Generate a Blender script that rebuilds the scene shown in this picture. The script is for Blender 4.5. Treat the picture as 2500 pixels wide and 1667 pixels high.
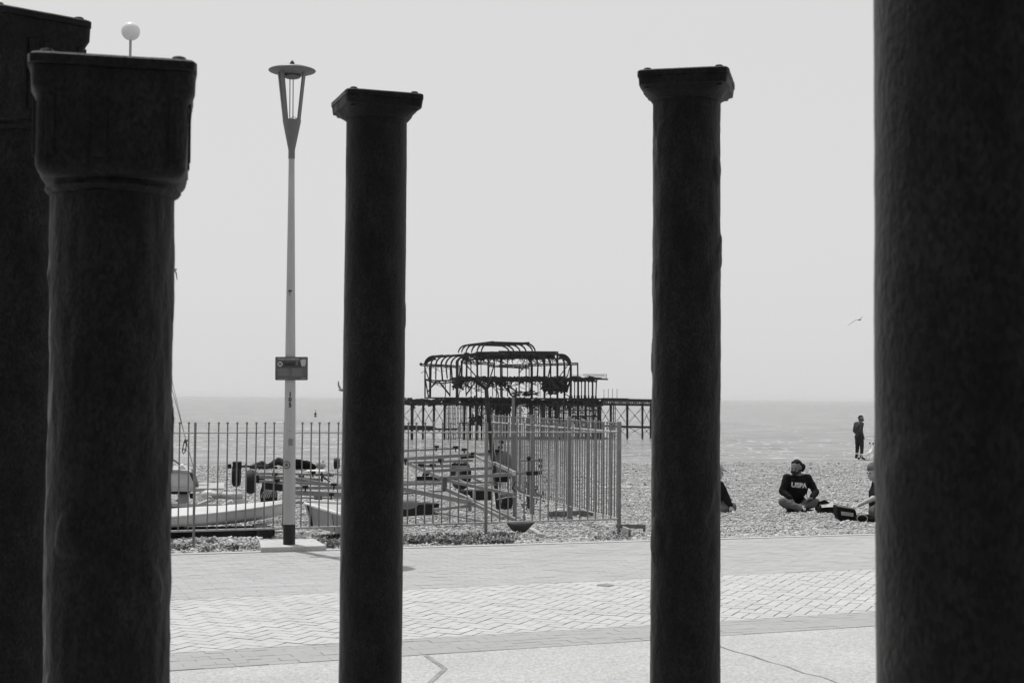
import bpy, bmesh, math, random
import numpy as np
from mathutils import Vector, Matrix, noise
random.seed(7); rng = np.random.default_rng(7)
for o in list(bpy.data.objects): bpy.data.objects.remove(o)
S = bpy.context.scene; C = S.collection
R = math.radians

# ------------------------------------------------------------------ camera, sky, sun, exposure
FPX = 3472.0                       # focal length in photograph pixels (2500 wide), a 50 mm lens
CAM = Vector((0, 0, 1.65))
PITCH, ROLL = R(2.285), R(0.43)
rot = Matrix.Rotation(R(90) + PITCH, 3, 'X') @ Matrix.Rotation(ROLL, 3, 'Z')
cam = bpy.data.cameras.new('camera'); cam_o = bpy.data.objects.new('camera', cam); C.objects.link(cam_o)
cam.sensor_width = 36; cam.lens = 36 * FPX / 2500; cam.clip_start = .1; cam.clip_end = 60000
cam.dof.use_dof = True; cam.dof.focus_distance = 24; cam.dof.aperture_fstop = 9
cam_o.matrix_world = Matrix.Translation(CAM) @ rot.to_4x4()
S.camera = cam_o

SUN_EL = R(68.3); SUN_DIR = Vector((-.605 * math.cos(SUN_EL), .796 * math.cos(SUN_EL), math.sin(SUN_EL)))
w = bpy.data.worlds.new('World'); S.world = w; w.use_nodes = True
nt = w.node_tree; bg = nt.nodes['Background']
sky = nt.nodes.new('ShaderNodeTexSky'); sky.sky_type = 'NISHITA'; sky.sun_disc = False
sky.sun_elevation = SUN_EL; sky.sun_rotation = math.atan2(SUN_DIR.x, SUN_DIR.y)
sky.air_density = 1.0; sky.dust_density = 3.0
bw = nt.nodes.new('ShaderNodeRGBToBW'); nt.links.new(sky.outputs[0], bw.inputs[0])
mx = nt.nodes.new('ShaderNodeMix'); mx.data_type = 'FLOAT'; mx.inputs[0].default_value = .86
nt.links.new(bw.outputs[0], mx.inputs[2]); mx.inputs[3].default_value = 7.55      # a thin even layer of high cloud
nt.links.new(mx.outputs[0], bg.inputs[0]); bg.inputs[1].default_value = .1
sun = bpy.data.lights.new('sun', 'SUN'); sun.energy = 3.45; sun.angle = R(.6); sun.color = (1, .995, .985)
sun_o = bpy.data.objects.new('sun', sun); C.objects.link(sun_o)
sun_o.rotation_euler = SUN_DIR.to_track_quat('Z', 'Y').to_euler()
S.view_settings.view_transform = 'Standard'; S.view_settings.look = 'None'
S.view_settings.exposure = 0; S.view_settings.gamma = 1
S.render.engine = 'CYCLES'

# ------------------------------------------------------------------ pixel to world helpers
def ray(px, py): return rot @ Vector(((px - 1250) / FPX, (833.5 - py) / FPX, -1))
def P(px, py, h=0.0):              # where the sight line meets the level plane z = h
    d = ray(px, py); return CAM + d * ((h - CAM.z) / d.z)
def D(px, py, y):                  # where it meets the upright plane at depth y
    d = ray(px, py); return CAM + d * (y / d.y)

# ------------------------------------------------------------------ materials (the photograph is black and white)
MATS = {}
def mat(name, v, rough=.7, spec=.3, var=.0, scale=8.0, bump=0.0, bscale=40.0, metal=0.0, stretch=None, attr=None, speck=0.0, sscale=60):
    if name in MATS: return MATS[name]
    m = bpy.data.materials.new(name); m.use_nodes = True; n = m.node_tree; b = n.nodes['Principled BSDF']
    b.inputs['Roughness'].default_value = rough; b.inputs['Specular IOR Level'].default_value = spec
    b.inputs['Metallic'].default_value = metal
    tc = n.nodes.new('ShaderNodeTexCoord'); co = tc.outputs['Object']
    if stretch:
        mp = n.nodes.new('ShaderNodeMapping'); mp.inputs['Scale'].default_value = stretch
        n.links.new(co, mp.inputs[0]); co = mp.outputs[0]
    val = None
    if var:
        t = n.nodes.new('ShaderNodeTexNoise'); t.inputs['Scale'].default_value = scale; t.inputs['Detail'].default_value = 7
        t.inputs['Roughness'].default_value = .65
        n.links.new(co, t.inputs['Vector'])
        r = n.nodes.new('ShaderNodeMapRange'); r.inputs[1].default_value = .28; r.inputs[2].default_value = .72
        r.inputs[3].default_value = v * (1 - var); r.inputs[4].default_value = v * (1 + var)
        n.links.new(t.outputs[0], r.inputs[0]); val = r.outputs[0]
    if speck:
        t = n.nodes.new('ShaderNodeTexVoronoi'); t.inputs['Scale'].default_value = sscale
        n.links.new(co, t.inputs['Vector'])
        s = n.nodes.new('ShaderNodeSeparateColor'); n.links.new(t.outputs['Color'], s.inputs[0])
        r = n.nodes.new('ShaderNodeMapRange'); r.inputs[3].default_value = 1 - speck; r.inputs[4].default_value = 1 + speck
        n.links.new(s.outputs[0], r.inputs[0])
        q = n.nodes.new('ShaderNodeMath'); q.operation = 'MULTIPLY'; n.links.new(r.outputs[0], q.inputs[0])
        if val: n.links.new(val, q.inputs[1])
        else: q.inputs[1].default_value = v
        val = q.outputs[0]
    if attr:
        a = n.nodes.new('ShaderNodeAttribute'); a.attribute_name = attr
        q = n.nodes.new('ShaderNodeMath'); q.operation = 'MULTIPLY'; n.links.new(a.outputs['Fac'], q.inputs[0])
        if val: n.links.new(val, q.inputs[1])
        else: q.inputs[1].default_value = v
        val = q.outputs[0]
    if val: n.links.new(val, b.inputs['Base Color'])
    else: b.inputs['Base Color'].default_value = (v, v, v, 1)
    if bump:
        t = n.nodes.new('ShaderNodeTexNoise'); t.inputs['Scale'].default_value = bscale; t.inputs['Detail'].default_value = 8
        n.links.new(co, t.inputs['Vector'])
        bp = n.nodes.new('ShaderNodeBump'); bp.inputs['Strength'].default_value = 1; bp.inputs['Distance'].default_value = bump
        n.links.new(t.outputs[0], bp.inputs['Height']); n.links.new(bp.outputs[0], b.inputs['Normal'])
    MATS[name] = m; return m

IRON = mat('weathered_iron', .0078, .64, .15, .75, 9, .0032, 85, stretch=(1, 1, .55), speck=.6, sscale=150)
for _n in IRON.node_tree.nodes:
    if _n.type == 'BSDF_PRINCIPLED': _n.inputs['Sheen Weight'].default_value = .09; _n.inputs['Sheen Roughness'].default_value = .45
GALV = mat('galvanised_steel', .19, .5, .4, .25, 9, .001, 60)
GALV2 = mat('dull_galvanised_steel', .215, .36, .75, .3, 5, .002, 40)
LAMPM = mat('lamp_grey_paint', .13, .5, .4, .1, 6, .0008, 50)
POSTM = mat('pale_post_paint', .38, .55, .3, .12, 5, .001, 60, stretch=(1, 1, .3))
BLACKP = mat('black_paint', .016, .5, .3, .3, 12)
RUBBER = mat('black_rubber', .014, .7, .3, .3, 12, .003, 60)
GREYR = mat('worn_rubber', .06, .8, .2, .5, 10, .004, 50)
CONC = mat('concrete', .42, .85, .2, .16, 7, .004, 60, speck=.12, sscale=110)
HULL = mat('white_gelcoat', .52, .35, .45, .12, 3, .001, 20)
HULL2 = mat('faded_hull', .36, .5, .4, .25, 4, .002, 20)
COVER = mat('white_canvas', .66, .8, .2, .1, 6, .006, 9)
WOOD = mat('weathered_wood', .13, .85, .2, .4, 6, .004, 30, stretch=(1, 1, .2))
WOODL = mat('pale_wood', .36, .85, .2, .3, 8, .004, 30)
BURNT = mat('burnt_iron', .028, .8, .15, .4, .8, .02, 3)
ROPE = mat('rope', .3, .9, .1, .4, 30)
SKIN = mat('skin', .15, .6, .35, .1, 12)
SKINP = mat('pale_skin', .36, .6, .35, .1, 12)
HAIR = mat('dark_hair', .010, .8, .1, .3, 30, .004, 60)
HAIRL = mat('light_hair', .33, .7, .3, .3, 30, .004, 60)
BLKCL = mat('black_cloth', .013, .95, .08, .35, 9, .012, 14)
GRYCL = mat('dark_grey_cloth', .05, .95, .1, .35, 9, .012, 14)
JEAN = mat('grey_denim', .115, .9, .12, .35, 8, .012, 14)
JEAND = mat('dark_denim', .025, .9, .12, .3, 9, .01, 14)
WHITE = mat('white_print', .62, .7, .2, .08, 30)
WHITECL = mat('white_cloth', .6, .9, .1, .15, 20, .006, 20)
SIGNM = mat('sign_face', .085, .5, .3, .12, 14)
SIGNL = mat('sign_light_ink', .24, .6, .2)
SIGNP = mat('sign_pale_ink', .42, .6, .2)
STICK = mat('faded_sticker', .16, .7, .2, .4, 90)
STEM = mat('leaf_green', .19, .5, .5, .0, 8, attr='tone')
PHONE = mat('phone_glass', .55, .2, .6)
BIRD = mat('gull_feather', .38, .8, .2, .2, 10)

# ------------------------------------------------------------------ mesh helpers
class MB:
    def __init__(s): s.v = []; s.f = []
    def add(s, vs, fs):
        o = len(s.v); s.v += [tuple(v) for v in vs]; s.f += [tuple(i + o for i in f) for f in fs]; return s
    def bar(s, a, b, wd, ht=None, up=(0, 0, 1), taper=1.0):      # rectangular bar from a to b
        a = Vector(a); b = Vector(b); ht = ht or wd; d = (b - a).normalized()
        u = Vector(up)
        if abs(d.dot(u)) > .98: u = Vector((0, 1, 0))
        x = d.cross(u).normalized(); z = x.cross(d).normalized(); vs = []
        for p, k in ((a, 1), (b, taper)):
            for sx, sz in ((-1, -1), (1, -1), (1, 1), (-1, 1)): vs.append(p + x * (sx * wd / 2 * k) + z * (sz * ht / 2 * k))
        return s.add(vs, [(3, 2, 1, 0), (4, 5, 6, 7), (0, 1, 5, 4), (1, 2, 6, 5), (2, 3, 7, 6), (3, 0, 4, 7)])
    def box(s, c, sx, sy, sz, rz=0):
        c = Vector(c); M = Matrix.Rotation(rz, 3, 'Z')
        vs = [c + M @ Vector((x * sx / 2, y * sy / 2, z * sz / 2)) for z in (-1, 1) for x, y in ((-1, -1), (1, -1), (1, 1), (-1, 1))]
        return s.add(vs, [(3, 2, 1, 0), (4, 5, 6, 7), (0, 1, 5, 4), (1, 2, 6, 5), (2, 3, 7, 6), (3, 0, 4, 7)])
    def tube(s, pts, r, n=8, closed=False, r2=None):
        pts = [Vector(p) for p in pts]; m = len(pts); rings = []; pu = None
        for i, p in enumerate(pts):
            if closed: t = pts[(i + 1) % m] - pts[i - 1]
            else: t = pts[min(i + 1, m - 1)] - pts[max(i - 1, 0)]
            t = t.normalized() if t.length > 1e-9 else Vector((0, 0, 1))
            u = pu if pu is not None else (Vector((0, 0, 1)) if abs(t.z) < .9 else Vector((1, 0, 0)))
            u = (u - t * u.dot(t)).normalized(); pu = u; v = t.cross(u)
            rr = r[i] if isinstance(r, (list, tuple)) else (r if r2 is None else r + (r2 - r) * i / (m - 1))
            rings.append([p + (u * math.cos(2 * math.pi * k / n) + v * math.sin(2 * math.pi * k / n)) * rr for k in range(n)])
        vs = [q for g in rings for q in g]; fs = []
        for i in range(m if closed else m - 1):
            j = (i + 1) % m
            for k in range(n): fs.append((i * n + k, i * n + (k + 1) % n, j * n + (k + 1) % n, j * n + k))
        if not closed: fs += [tuple(range(n))[::-1], tuple((m - 1) * n + k for k in range(n))]
        return s.add(vs, fs)
    def lathe(s, prof, c=(0, 0, 0), n=24, caps=True):
        c = Vector(c); vs = [c + Vector((r * math.cos(2 * math.pi * k / n), r * math.sin(2 * math.pi * k / n), z)) for r, z in prof for k in range(n)]
        fs = [(i * n + k, i * n + (k + 1) % n, (i + 1) * n + (k + 1) % n, (i + 1) * n + k) for i in range(len(prof) - 1) for k in range(n)]
        if caps: fs += [tuple(range(n))[::-1], tuple((len(prof) - 1) * n + k for k in range(n))]
        return s.add(vs, fs)
    def ball(s, c, r, n=10, sc=(1, 1, 1)):
        c = Vector(c); m = n // 2 + 1; vs = []; fs = []
        for i in range(1, m):
            a = math.pi * i / m
            for k in range(n):
                t = 2 * math.pi * k / n
                vs.append(c + Vector((math.sin(a) * math.cos(t) * r * sc[0], math.sin(a) * math.sin(t) * r * sc[1], math.cos(a) * r * sc[2])))
        vs += [c + Vector((0, 0, r * sc[2])), c - Vector((0, 0, r * sc[2]))]; T = len(vs) - 2
        for i in range(m - 2):
            for k in range(n): fs.append((i * n + k, (i + 1) * n + k, (i + 1) * n + (k + 1) % n, i * n + (k + 1) % n))
        for k in range(n): fs += [(T, k, (k + 1) % n), (T + 1, (m - 2) * n + (k + 1) % n, (m - 2) * n + k)]
        return s.add(vs, fs)
    def sections(s, secs, caps=True):                            # loft of equal-length rings
        n = len(secs[0]); vs = [q for g in secs for q in g]
        fs = [(i * n + k, i * n + (k + 1) % n, (i + 1) * n + (k + 1) % n, (i + 1) * n + k) for i in range(len(secs) - 1) for k in range(n)]
        if caps: fs += [tuple(range(n))[::-1], tuple((len(secs) - 1) * n + k for k in range(n))]
        return s.add(vs, fs)
    def build(s, name, m, parent=None, smooth=False, bevel=0):
        me = bpy.data.meshes.new(name); me.from_pydata(s.v, [], s.f); me.update()
        bm = bmesh.new(); bm.from_mesh(me); bmesh.ops.recalc_face_normals(bm, faces=bm.faces); bm.to_mesh(me); bm.free()
        return link(name, me, m, parent, smooth, bevel)

def link(name, me, m, parent=None, smooth=False, bevel=0):
    o = bpy.data.objects.new(name, me); C.objects.link(o); me.materials.append(m)
    if smooth:
        me.polygons.foreach_set('use_smooth', [True] * len(me.polygons))
        try: me.set_sharp_from_angle(angle=R(38))
        except Exception: pass
    if bevel:
        b = o.modifiers.new('bevel', 'BEVEL'); b.width = bevel; b.segments = 2; b.limit_method = 'ANGLE'
    if parent is not None:
        o.parent = parent
        o.matrix_parent_inverse = parent.matrix_world.inverted() if any(parent.location) or any(parent.rotation_euler) else Matrix()
    return o
def wpar(o, parent):                                             # parent keeping world coordinates
    o.parent = parent
def thing(name, label, cat, loc=(0, 0, 0), group=None):
    o = bpy.data.objects.new(name, None); C.objects.link(o); o.location = loc; o.empty_display_size = .2
    o['label'] = label; o['category'] = cat
    if group: o['group'] = group
    bpy.context.view_layer.update(); return o
def tag(o, label, cat, group=None):
    o['label'] = label; o['category'] = cat
    if group: o['group'] = group
    return o
def struct(o, kind='structure'): o['kind'] = kind; return o
def copy_part(o, parent, loc):
    c = o.copy(); C.objects.link(c); c.parent = parent; c.matrix_parent_inverse = o.matrix_parent_inverse.copy(); c.location = loc; return c
def arc(c, r, a0, a1, n, ax='xz'):
    out = []
    for i in range(n + 1):
        a = a0 + (a1 - a0) * i / n
        out.append(Vector(c) + (Vector((math.cos(a) * r, 0, math.sin(a) * r)) if ax == 'xz' else Vector((math.cos(a) * r, math.sin(a) * r, 0))))
    return out
def text_mesh(body, size, extrude=.0008, offset=0.0):
    cu = bpy.data.curves.new('t', 'FONT'); cu.body = body; cu.size = size; cu.extrude = extrude; cu.offset = offset
    cu.align_x = 'CENTER'; cu.align_y = 'CENTER'; cu.resolution_u = 4
    o = bpy.data.objects.new('t', cu); C.objects.link(o); bpy.context.view_layer.update()
    me = bpy.data.meshes.new_from_object(o.evaluated_get(bpy.context.evaluated_depsgraph_get()))
    bpy.data.objects.remove(o); me.materials.clear(); return me

# ------------------------------------------------------------------ the setting
def line2(p, q):
    m = (q.y - p.y) / (q.x - p.x); return m, p.y - m * p.x
EDGE = line2(P(410, 1352), P(2137, 1303))
L2 = line2(P(410, 1464), P(2137, 1388))
L3 = line2(P(410, 1594), P(2137, 1493))
L4 = line2(P(410, 1637), P(2137, 1527))
def ly(L, x): return L[0] * x + L[1]
CA = math.cos(math.atan(EDGE[0]))
DROP = 32.0
def ground(x, y):                                                # height of the shingle
    d = (y - ly(EDGE, x)) * CA
    if d <= 0: return 0.0
    if d < DROP: h = -.60 * (d / DROP) ** .75
    else: h = -.60 - (d - DROP) * .16 - min(d - DROP, 2) ** 2 * .02
    return max(h, -9)
def gpt(px, py, it=12):                                          # sight line onto the shingle
    h = -.1
    for _ in range(it):
        p = P(px, py, h); h = .5 * h + .5 * ground(p.x, p.y)
    return P(px, py, ground(*P(px, py, h).xy))

# promenade base, one sheet far behind and to the sides
X0, X1 = -60.0, 70.0
def strip(name, La, Lb, z, m, dza=0, dzb=0):
    b = MB(); xs = [X0, X1]
    va = [(x, (La if isinstance(La, float) else ly(La, x)), z) for x in xs]; vb = [(x, ly(Lb, x), z) for x in xs]
    b.add([va[0], va[1], vb[1], vb[0]], [(0, 1, 2, 3)])
    return struct(b.build(name, m))
SLAB = mat('exposed_aggregate', .385, .85, .25, .10, 1.1, .003, 90, speck=.2, sscale=75)
JOINT = mat('paving_joint_sand', .22, .95, .1, .2, 6)
b = MB(); b.add([(X0, -80, -.012), (X1, -80, -.012), (X1, ly(EDGE, X1), -.012), (X0, ly(EDGE, X0), -.012)], [(0, 1, 2, 3)])
struct(b.build('promenade_bed', JOINT))
b = MB(); b.add([(X0, -80, 0), (X1, -80, 0), (X1, ly(L4, X1) - .012, 0), (X0, ly(L4, X0) - .012, 0)], [(0, 1, 2, 3)])
struct(b.build('promenade', SLAB))
# slab joints
b = MB()
def joint(mb, pts, wd):
    for (a, c) in zip(pts, pts[1:]):
        a = Vector((a.x, a.y, .003)); c = Vector((c.x, c.y, .003)); d = (c - a).normalized(); n = Vector((-d.y, d.x, 0)) * wd / 2
        mb.add([a - n, c - n, c + n, a + n], [(0, 1, 2, 3)])
joint(b, [P(1040, 1600), P(1087, 1632), P(1043, 1672)], .032)
jp = []
for (x, y) in ((1750, 1574), (1790, 1589), (1835, 1600), (1880, 1615), (1925, 1626), (1965, 1642), (2010, 1653), (2050, 1667), (2110, 1684)):
    q = P(x, y); jp.append(q + Vector((random.uniform(-.012, .012), random.uniform(-.012, .012), 0)))
for k in range(len(jp) - 1): joint(b, jp[k:k + 2], random.uniform(.007, .016))
struct(b.build('slab_joint', mat('grey_mastic', .25, .9, .1, .3, 8)))

# the seafront arches behind the photographer, which shade the near sides of the columns
WALLM = mat('dark_painted_brick', .075, .9, .15, .3, 3)
b = MB(); b.box((5, -6.5, 4.5), 130, 1.0, 9)
for k in range(-12, 14): b.box((5 + k * 4.8, -5.9, 4.0), .9, .3, 8)
b.box((5, -5.6, 8.7), 130, 1.2, .6)
struct(b.build('seafront_wall', WALLM))

def clip(poly, L, sgn):
    out = []
    f = lambda p: sgn * (p[1] - ly(L, p[0]))
    for i in range(len(poly)):
        p, q = poly[i], poly[(i + 1) % len(poly)]; a, c = f(p), f(q)
        if a >= 0: out.append(p)
        if (a >= 0) != (c >= 0):
            t = a / (a - c); out.append((p[0] + (q[0] - p[0]) * t, p[1] + (q[1] - p[1]) * t))
    return out
def paving(name, Llo, Lhi, mode, base, gap, spread, m, xr=(-9, 12), bl=.2, bwid=.1):
    ang = math.atan((Llo[0] + Lhi[0]) / 2); vs = []; fs = []; tone = []
    if mode == 'herring': ang += R(45)
    ca, sa = math.cos(ang), math.sin(ang)
    o = Vector((0, ly(Llo, 0)))
    N = int(24 / bwid)
    rects = []
    if mode == 'herring':
        for i in range(-N, N):
            for j in range(-N, N):
                c = (i - j) % 4
                if c == 0: rects.append((i * bwid, j * bwid, 2 * bwid, bwid))
                elif c == 3: rects.append((i * bwid, j * bwid, bwid, 2 * bwid))
    else:
        for j in range(-4, int(8 / bwid)):
            for i in range(int(-24 / bl), int(26 / bl)):
                rects.append(((i + (j % 2) * .5) * bl, j * bwid, bl, bwid))
    for (x, y, wx, wy) in rects:
        cx, cy = x + wx / 2, y + wy / 2
        wxx = o.x + cx * ca - cy * sa; wyy = o.y + cx * sa + cy * ca
        if not (xr[0] < wxx < xr[1]) or wyy < ly(Llo, wxx) - .3 or wyy > ly(Lhi, wxx) + .3: continue
        g = gap / 2; poly = []
        for (u, v) in ((x + g, y + g), (x + wx - g, y + g), (x + wx - g, y + wy - g), (x + g, y + wy - g)):
            u += random.uniform(-.0012, .0012); v += random.uniform(-.0012, .0012)
            poly.append((o.x + u * ca - v * sa, o.y + u * sa + v * ca))
        poly = clip(clip(poly, (Llo[0], Llo[1] + .004), 1), (Lhi[0], Lhi[1] - .004), -1)
        if len(poly) < 3: continue
        k = len(vs); z = random.uniform(-.001, .001); vs += [(p[0], p[1], z + random.uniform(-.0005, .0005)) for p in poly]; fs.append(tuple(range(k, k + len(poly))))
        tone.append(1 + random.gauss(0, spread))
    me = bpy.data.meshes.new(name); me.from_pydata(vs, [], fs); me.update()
    a = me.attributes.new('tone', 'FLOAT', 'FACE'); a.data.foreach_set('value', tone)
    struct(link(name, me, m))
    # the same band carried on beyond the laid blocks
    for (xa, xb) in ((X0, xr[0]), (xr[1], X1)):
        mb = MB(); mb.add([(xa, ly(Llo, xa), 0), (xb, ly(Llo, xb), 0), (xb, ly(Lhi, xb), 0), (xa, ly(Lhi, xa), 0)], [(0, 1, 2, 3)])
        struct(mb.build(name, mat(name + '_far', base, .85, .2, .1, 2)))
PB = mat('pale_block', .425, .8, .25, .09, 2.2, .002, 80, attr='tone')
GB = mat('grey_block', .345, .8, .25, .06, .8, .002, 80, attr='tone')
GB2 = mat('grey_edge_block', .315, .8, .25, .05, 1.5, .002, 80, attr='tone')
paving('herringbone_paving', L2 and L3, L2, 'herring', .43, .0065, .022, PB)
paving('grey_paving', L2, (EDGE[0], EDGE[1] - .12), 'run', .345, .0022, .02, GB)
paving('edge_paving', L4, L3, 'run', .315, .0022, .015, GB2)
# kerb along the beach, a real step
b = MB(); xs = [X0, X1]
e0 = [(x, ly(EDGE, x) - .115) for x in xs]; e1 = [(x, ly(EDGE, x) + .01) for x in xs]
b.add([(*e0[0], -.2), (*e0[1], -.2), (*e1[1], -.2), (*e1[0], -.2), (*e0[0], .006), (*e0[1], .006), (*e1[1], .006), (*e1[0], .006)],
      [(3, 2, 1, 0), (4, 5, 6, 7), (0, 1, 5, 4), (1, 2, 6, 5), (2, 3, 7, 6), (3, 0, 4, 7)])
struct(b.build('kerb', mat('kerb_stone', .41, .8, .2, .12, 5, .003, 50)))

# shingle beach
def shingle_mat():
    m = bpy.data.materials.new('shingle'); m.use_nodes = True; n = m.node_tree; bs = n.nodes['Principled BSDF']
    bs.inputs['Roughness'].default_value = .85; bs.inputs['Specular IOR Level'].default_value = .2
    tc = n.nodes.new('ShaderNodeTexCoord')
    ns = n.nodes.new('ShaderNodeTexNoise'); ns.inputs['Scale'].default_value = 6; n.links.new(tc.outputs['Object'], ns.inputs['Vector'])
    ad = n.nodes.new('ShaderNodeVectorMath'); ad.operation = 'MULTIPLY_ADD'; ad.inputs[1].default_value = (.06, .06, .06)
    n.links.new(ns.outputs['Color'], ad.inputs[0]); n.links.new(tc.outputs['Object'], ad.inputs[2])
    v = n.nodes.new('ShaderNodeTexVoronoi'); v.inputs['Scale'].default_value = 15; n.links.new(ad.outputs[0], v.inputs['Vector'])
    v2 = n.nodes.new('ShaderNodeTexVoronoi'); v2.inputs['Scale'].default_value = 34; n.links.new(ad.outputs[0], v2.inputs['Vector'])
    sc = n.nodes.new('ShaderNodeSeparateColor'); n.links.new(v.outputs['Color'], sc.inputs[0])
    sc2 = n.nodes.new('ShaderNodeSeparateColor'); n.links.new(v2.outputs['Color'], sc2.inputs[0])
    mixn = n.nodes.new('ShaderNodeMath'); mixn.operation = 'ADD'; n.links.new(sc.outputs[0], mixn.inputs[0]); n.links.new(sc2.outputs[0], mixn.inputs[1])
    r = n.nodes.new('ShaderNodeMapRange'); r.inputs[1].default_value = .2; r.inputs[2].default_value = 1.8; r.inputs[3].default_value = .15; r.inputs[4].default_value = .60
    n.links.new(mixn.outputs[0], r.inputs[0])
    big = n.nodes.new('ShaderNodeTexNoise'); big.inputs['Scale'].default_value = .35; big.inputs['Detail'].default_value = 5; n.links.new(tc.outputs['Object'], big.inputs['Vector'])
    rb = n.nodes.new('ShaderNodeMapRange'); rb.inputs[1].default_value = .3; rb.inputs[2].default_value = .7; rb.inputs[3].default_value = .82; rb.inputs[4].default_value = 1.1
    n.links.new(big.outputs[0], rb.inputs[0])
    q = n.nodes.new('ShaderNodeMath'); q.operation = 'MULTIPLY'; n.links.new(r.outputs[0], q.inputs[0]); n.links.new(rb.outputs[0], q.inputs[1])
    n.links.new(q.outputs[0], bs.inputs['Base Color'])
    inv = n.nodes.new('ShaderNodeMath'); inv.operation = 'ADD'; n.links.new(v.outputs['Distance'], inv.inputs[0]); n.links.new(v2.outputs['Distance'], inv.inputs[1])
    bp = n.nodes.new('ShaderNodeBump'); bp.invert = True; bp.inputs['Distance'].default_value = .045; bp.inputs['Strength'].default_value = 1
    n.links.new(inv.outputs[0], bp.inputs['Height']); n.links.new(bp.outputs[0], bs.inputs['Normal'])
    return m
def hump(x, y):
    k = min(1, max(0, (y - ly(EDGE, x)) * CA) / 1.2)
    return k * (.05 * noise.noise(Vector((x * .7, y * .7, 1))) + .03 * noise.noise(Vector((x * 2.2, y * 2.2, 4))))
vs = []; fs = []
us = np.concatenate([np.linspace(-60, -14, 24), np.linspace(-13.5, 22, 240), np.linspace(23, 70, 24)])
ds = np.concatenate([np.linspace(0, 12, 90), np.linspace(12.2, 40, 90), np.linspace(41, 90, 14)])
for d in ds:
    for x in us:
        y = ly(EDGE, x) + d / CA; z = ground(x, y) + hump(x, y) - (.0 if d > .05 else .03)
        vs.append((x, y, z))
nu = len(us)
for i in range(len(ds) - 1):
    for j in range(nu - 1): fs.append((i * nu + j, i * nu + j + 1, (i + 1) * nu + j + 1, (i + 1) * nu + j))
me = bpy.data.meshes.new('beach'); me.from_pydata(vs, [], fs); me.update()
struct(link('beach', me, shingle_mat(), smooth=True))

def gz(x, y): return ground(x, y) + hump(x, y)

# loose pebbles lying on the near shingle
ico_v = []; ph = (1 + 5 ** .5) / 2
for a, c in ((-1, ph), (1, ph), (-1, -ph), (1, -ph)): ico_v.append((a, c, 0))
for a, c in ((-1, ph), (1, ph), (-1, -ph), (1, -ph)): ico_v.append((0, a, c))
for a, c in ((ph, -1), (ph, 1), (-ph, -1), (-ph, 1)): ico_v.append((a, 0, c))
ico_v = np.array(ico_v) / math.sqrt(1 + ph * ph)
ico_f = np.array([(0,11,5),(0,5,1),(0,1,7),(0,7,10),(0,10,11),(1,5,9),(5,11,4),(11,10,2),(10,7,6),(7,1,8),(3,9,4),(3,4,2),(3,2,6),(3,6,8),(3,8,9),(4,9,5),(2,4,11),(6,2,10),(8,6,7),(9,8,1)])
def scatter_ico(name, pts, sizes, tones, m, flat=.6):
    n = len(pts); th = rng.uniform(0, 6.283, n); el = rng.uniform(.7, 1.35, n)
    v = np.repeat(ico_v[None], n, 0) * (1 + rng.normal(0, .10, (n, 12, 1)))
    v = v * np.stack([sizes * el, sizes / el, sizes * flat * rng.uniform(.8, 1.3, n)], 1)[:, None, :]
    c, s_ = np.cos(th)[:, None], np.sin(th)[:, None]
    x = v[..., 0] * c - v[..., 1] * s_; y = v[..., 0] * s_ + v[..., 1] * c
    tilt = rng.normal(0, .35, n)[:, None]; z = v[..., 2] * np.cos(tilt) + x * np.sin(tilt)
    v = np.stack([x, y, z], 2) + pts[:, None, :]
    f = ico_f[None] + (np.arange(n) * 12)[:, None, None]
    me = bpy.data.meshes.new(name); V = v.reshape(-1, 3); F = f.reshape(-1)
    me.vertices.add(len(V)); me.vertices.foreach_set('co', V.ravel()); me.loops.add(len(F)); me.loops.foreach_set('vertex_index', F)
    me.polygons.add(len(F) // 3); me.polygons.foreach_set('loop_start', np.arange(0, len(F), 3)); me.polygons.foreach_set('loop_total', np.full(len(F) // 3, 3))
    me.update(); me.validate()
    a = me.attributes.new('tone', 'FLOAT', 'FACE'); a.data.foreach_set('value', np.repeat(tones, 20))
    return link(name, me, m, smooth=False)
PLQ = [P(637, 1335.5, .056), P(797, 1331, .056), P(768, 1313.5, .056), P(632, 1316, .056)]
def in_plinth(x, y):
    return all((PLQ[(k + 1) % 4].x - PLQ[k].x) * (y - PLQ[k].y) - (PLQ[(k + 1) % 4].y - PLQ[k].y) * (x - PLQ[k].x) > -.03 for k in range(4))
pts = []; siz = []
while len(pts) < 150000:
    y = 13 + 37 * random.random() ** 1.45; x = random.uniform(-.30, .33) * y
    d = (y - ly(EDGE, x)) * CA
    if d < .04 or d > 33 or in_plinth(x, y): continue
    s_ = random.uniform(.009, .020) * (1 + .9 * (random.random() < .06)) * (1 + d * .012); pts.append((x, y, gz(x, y) + s_ * .3)); siz.append(s_)
tones = np.clip(rng.normal(1.06, .26, len(pts)), .3, 1.6)
for i in rng.integers(0, len(pts), 2500): tones[i] = .2
po = scatter_ico('pebbles', np.array(pts), np.array(siz), tones, mat('pebble', .40, .8, .25, attr='tone'))
struct(po, 'stuff')
for poly in (): pass
po.data.polygons.foreach_set('use_smooth', [True] * len(po.data.polygons))

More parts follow.
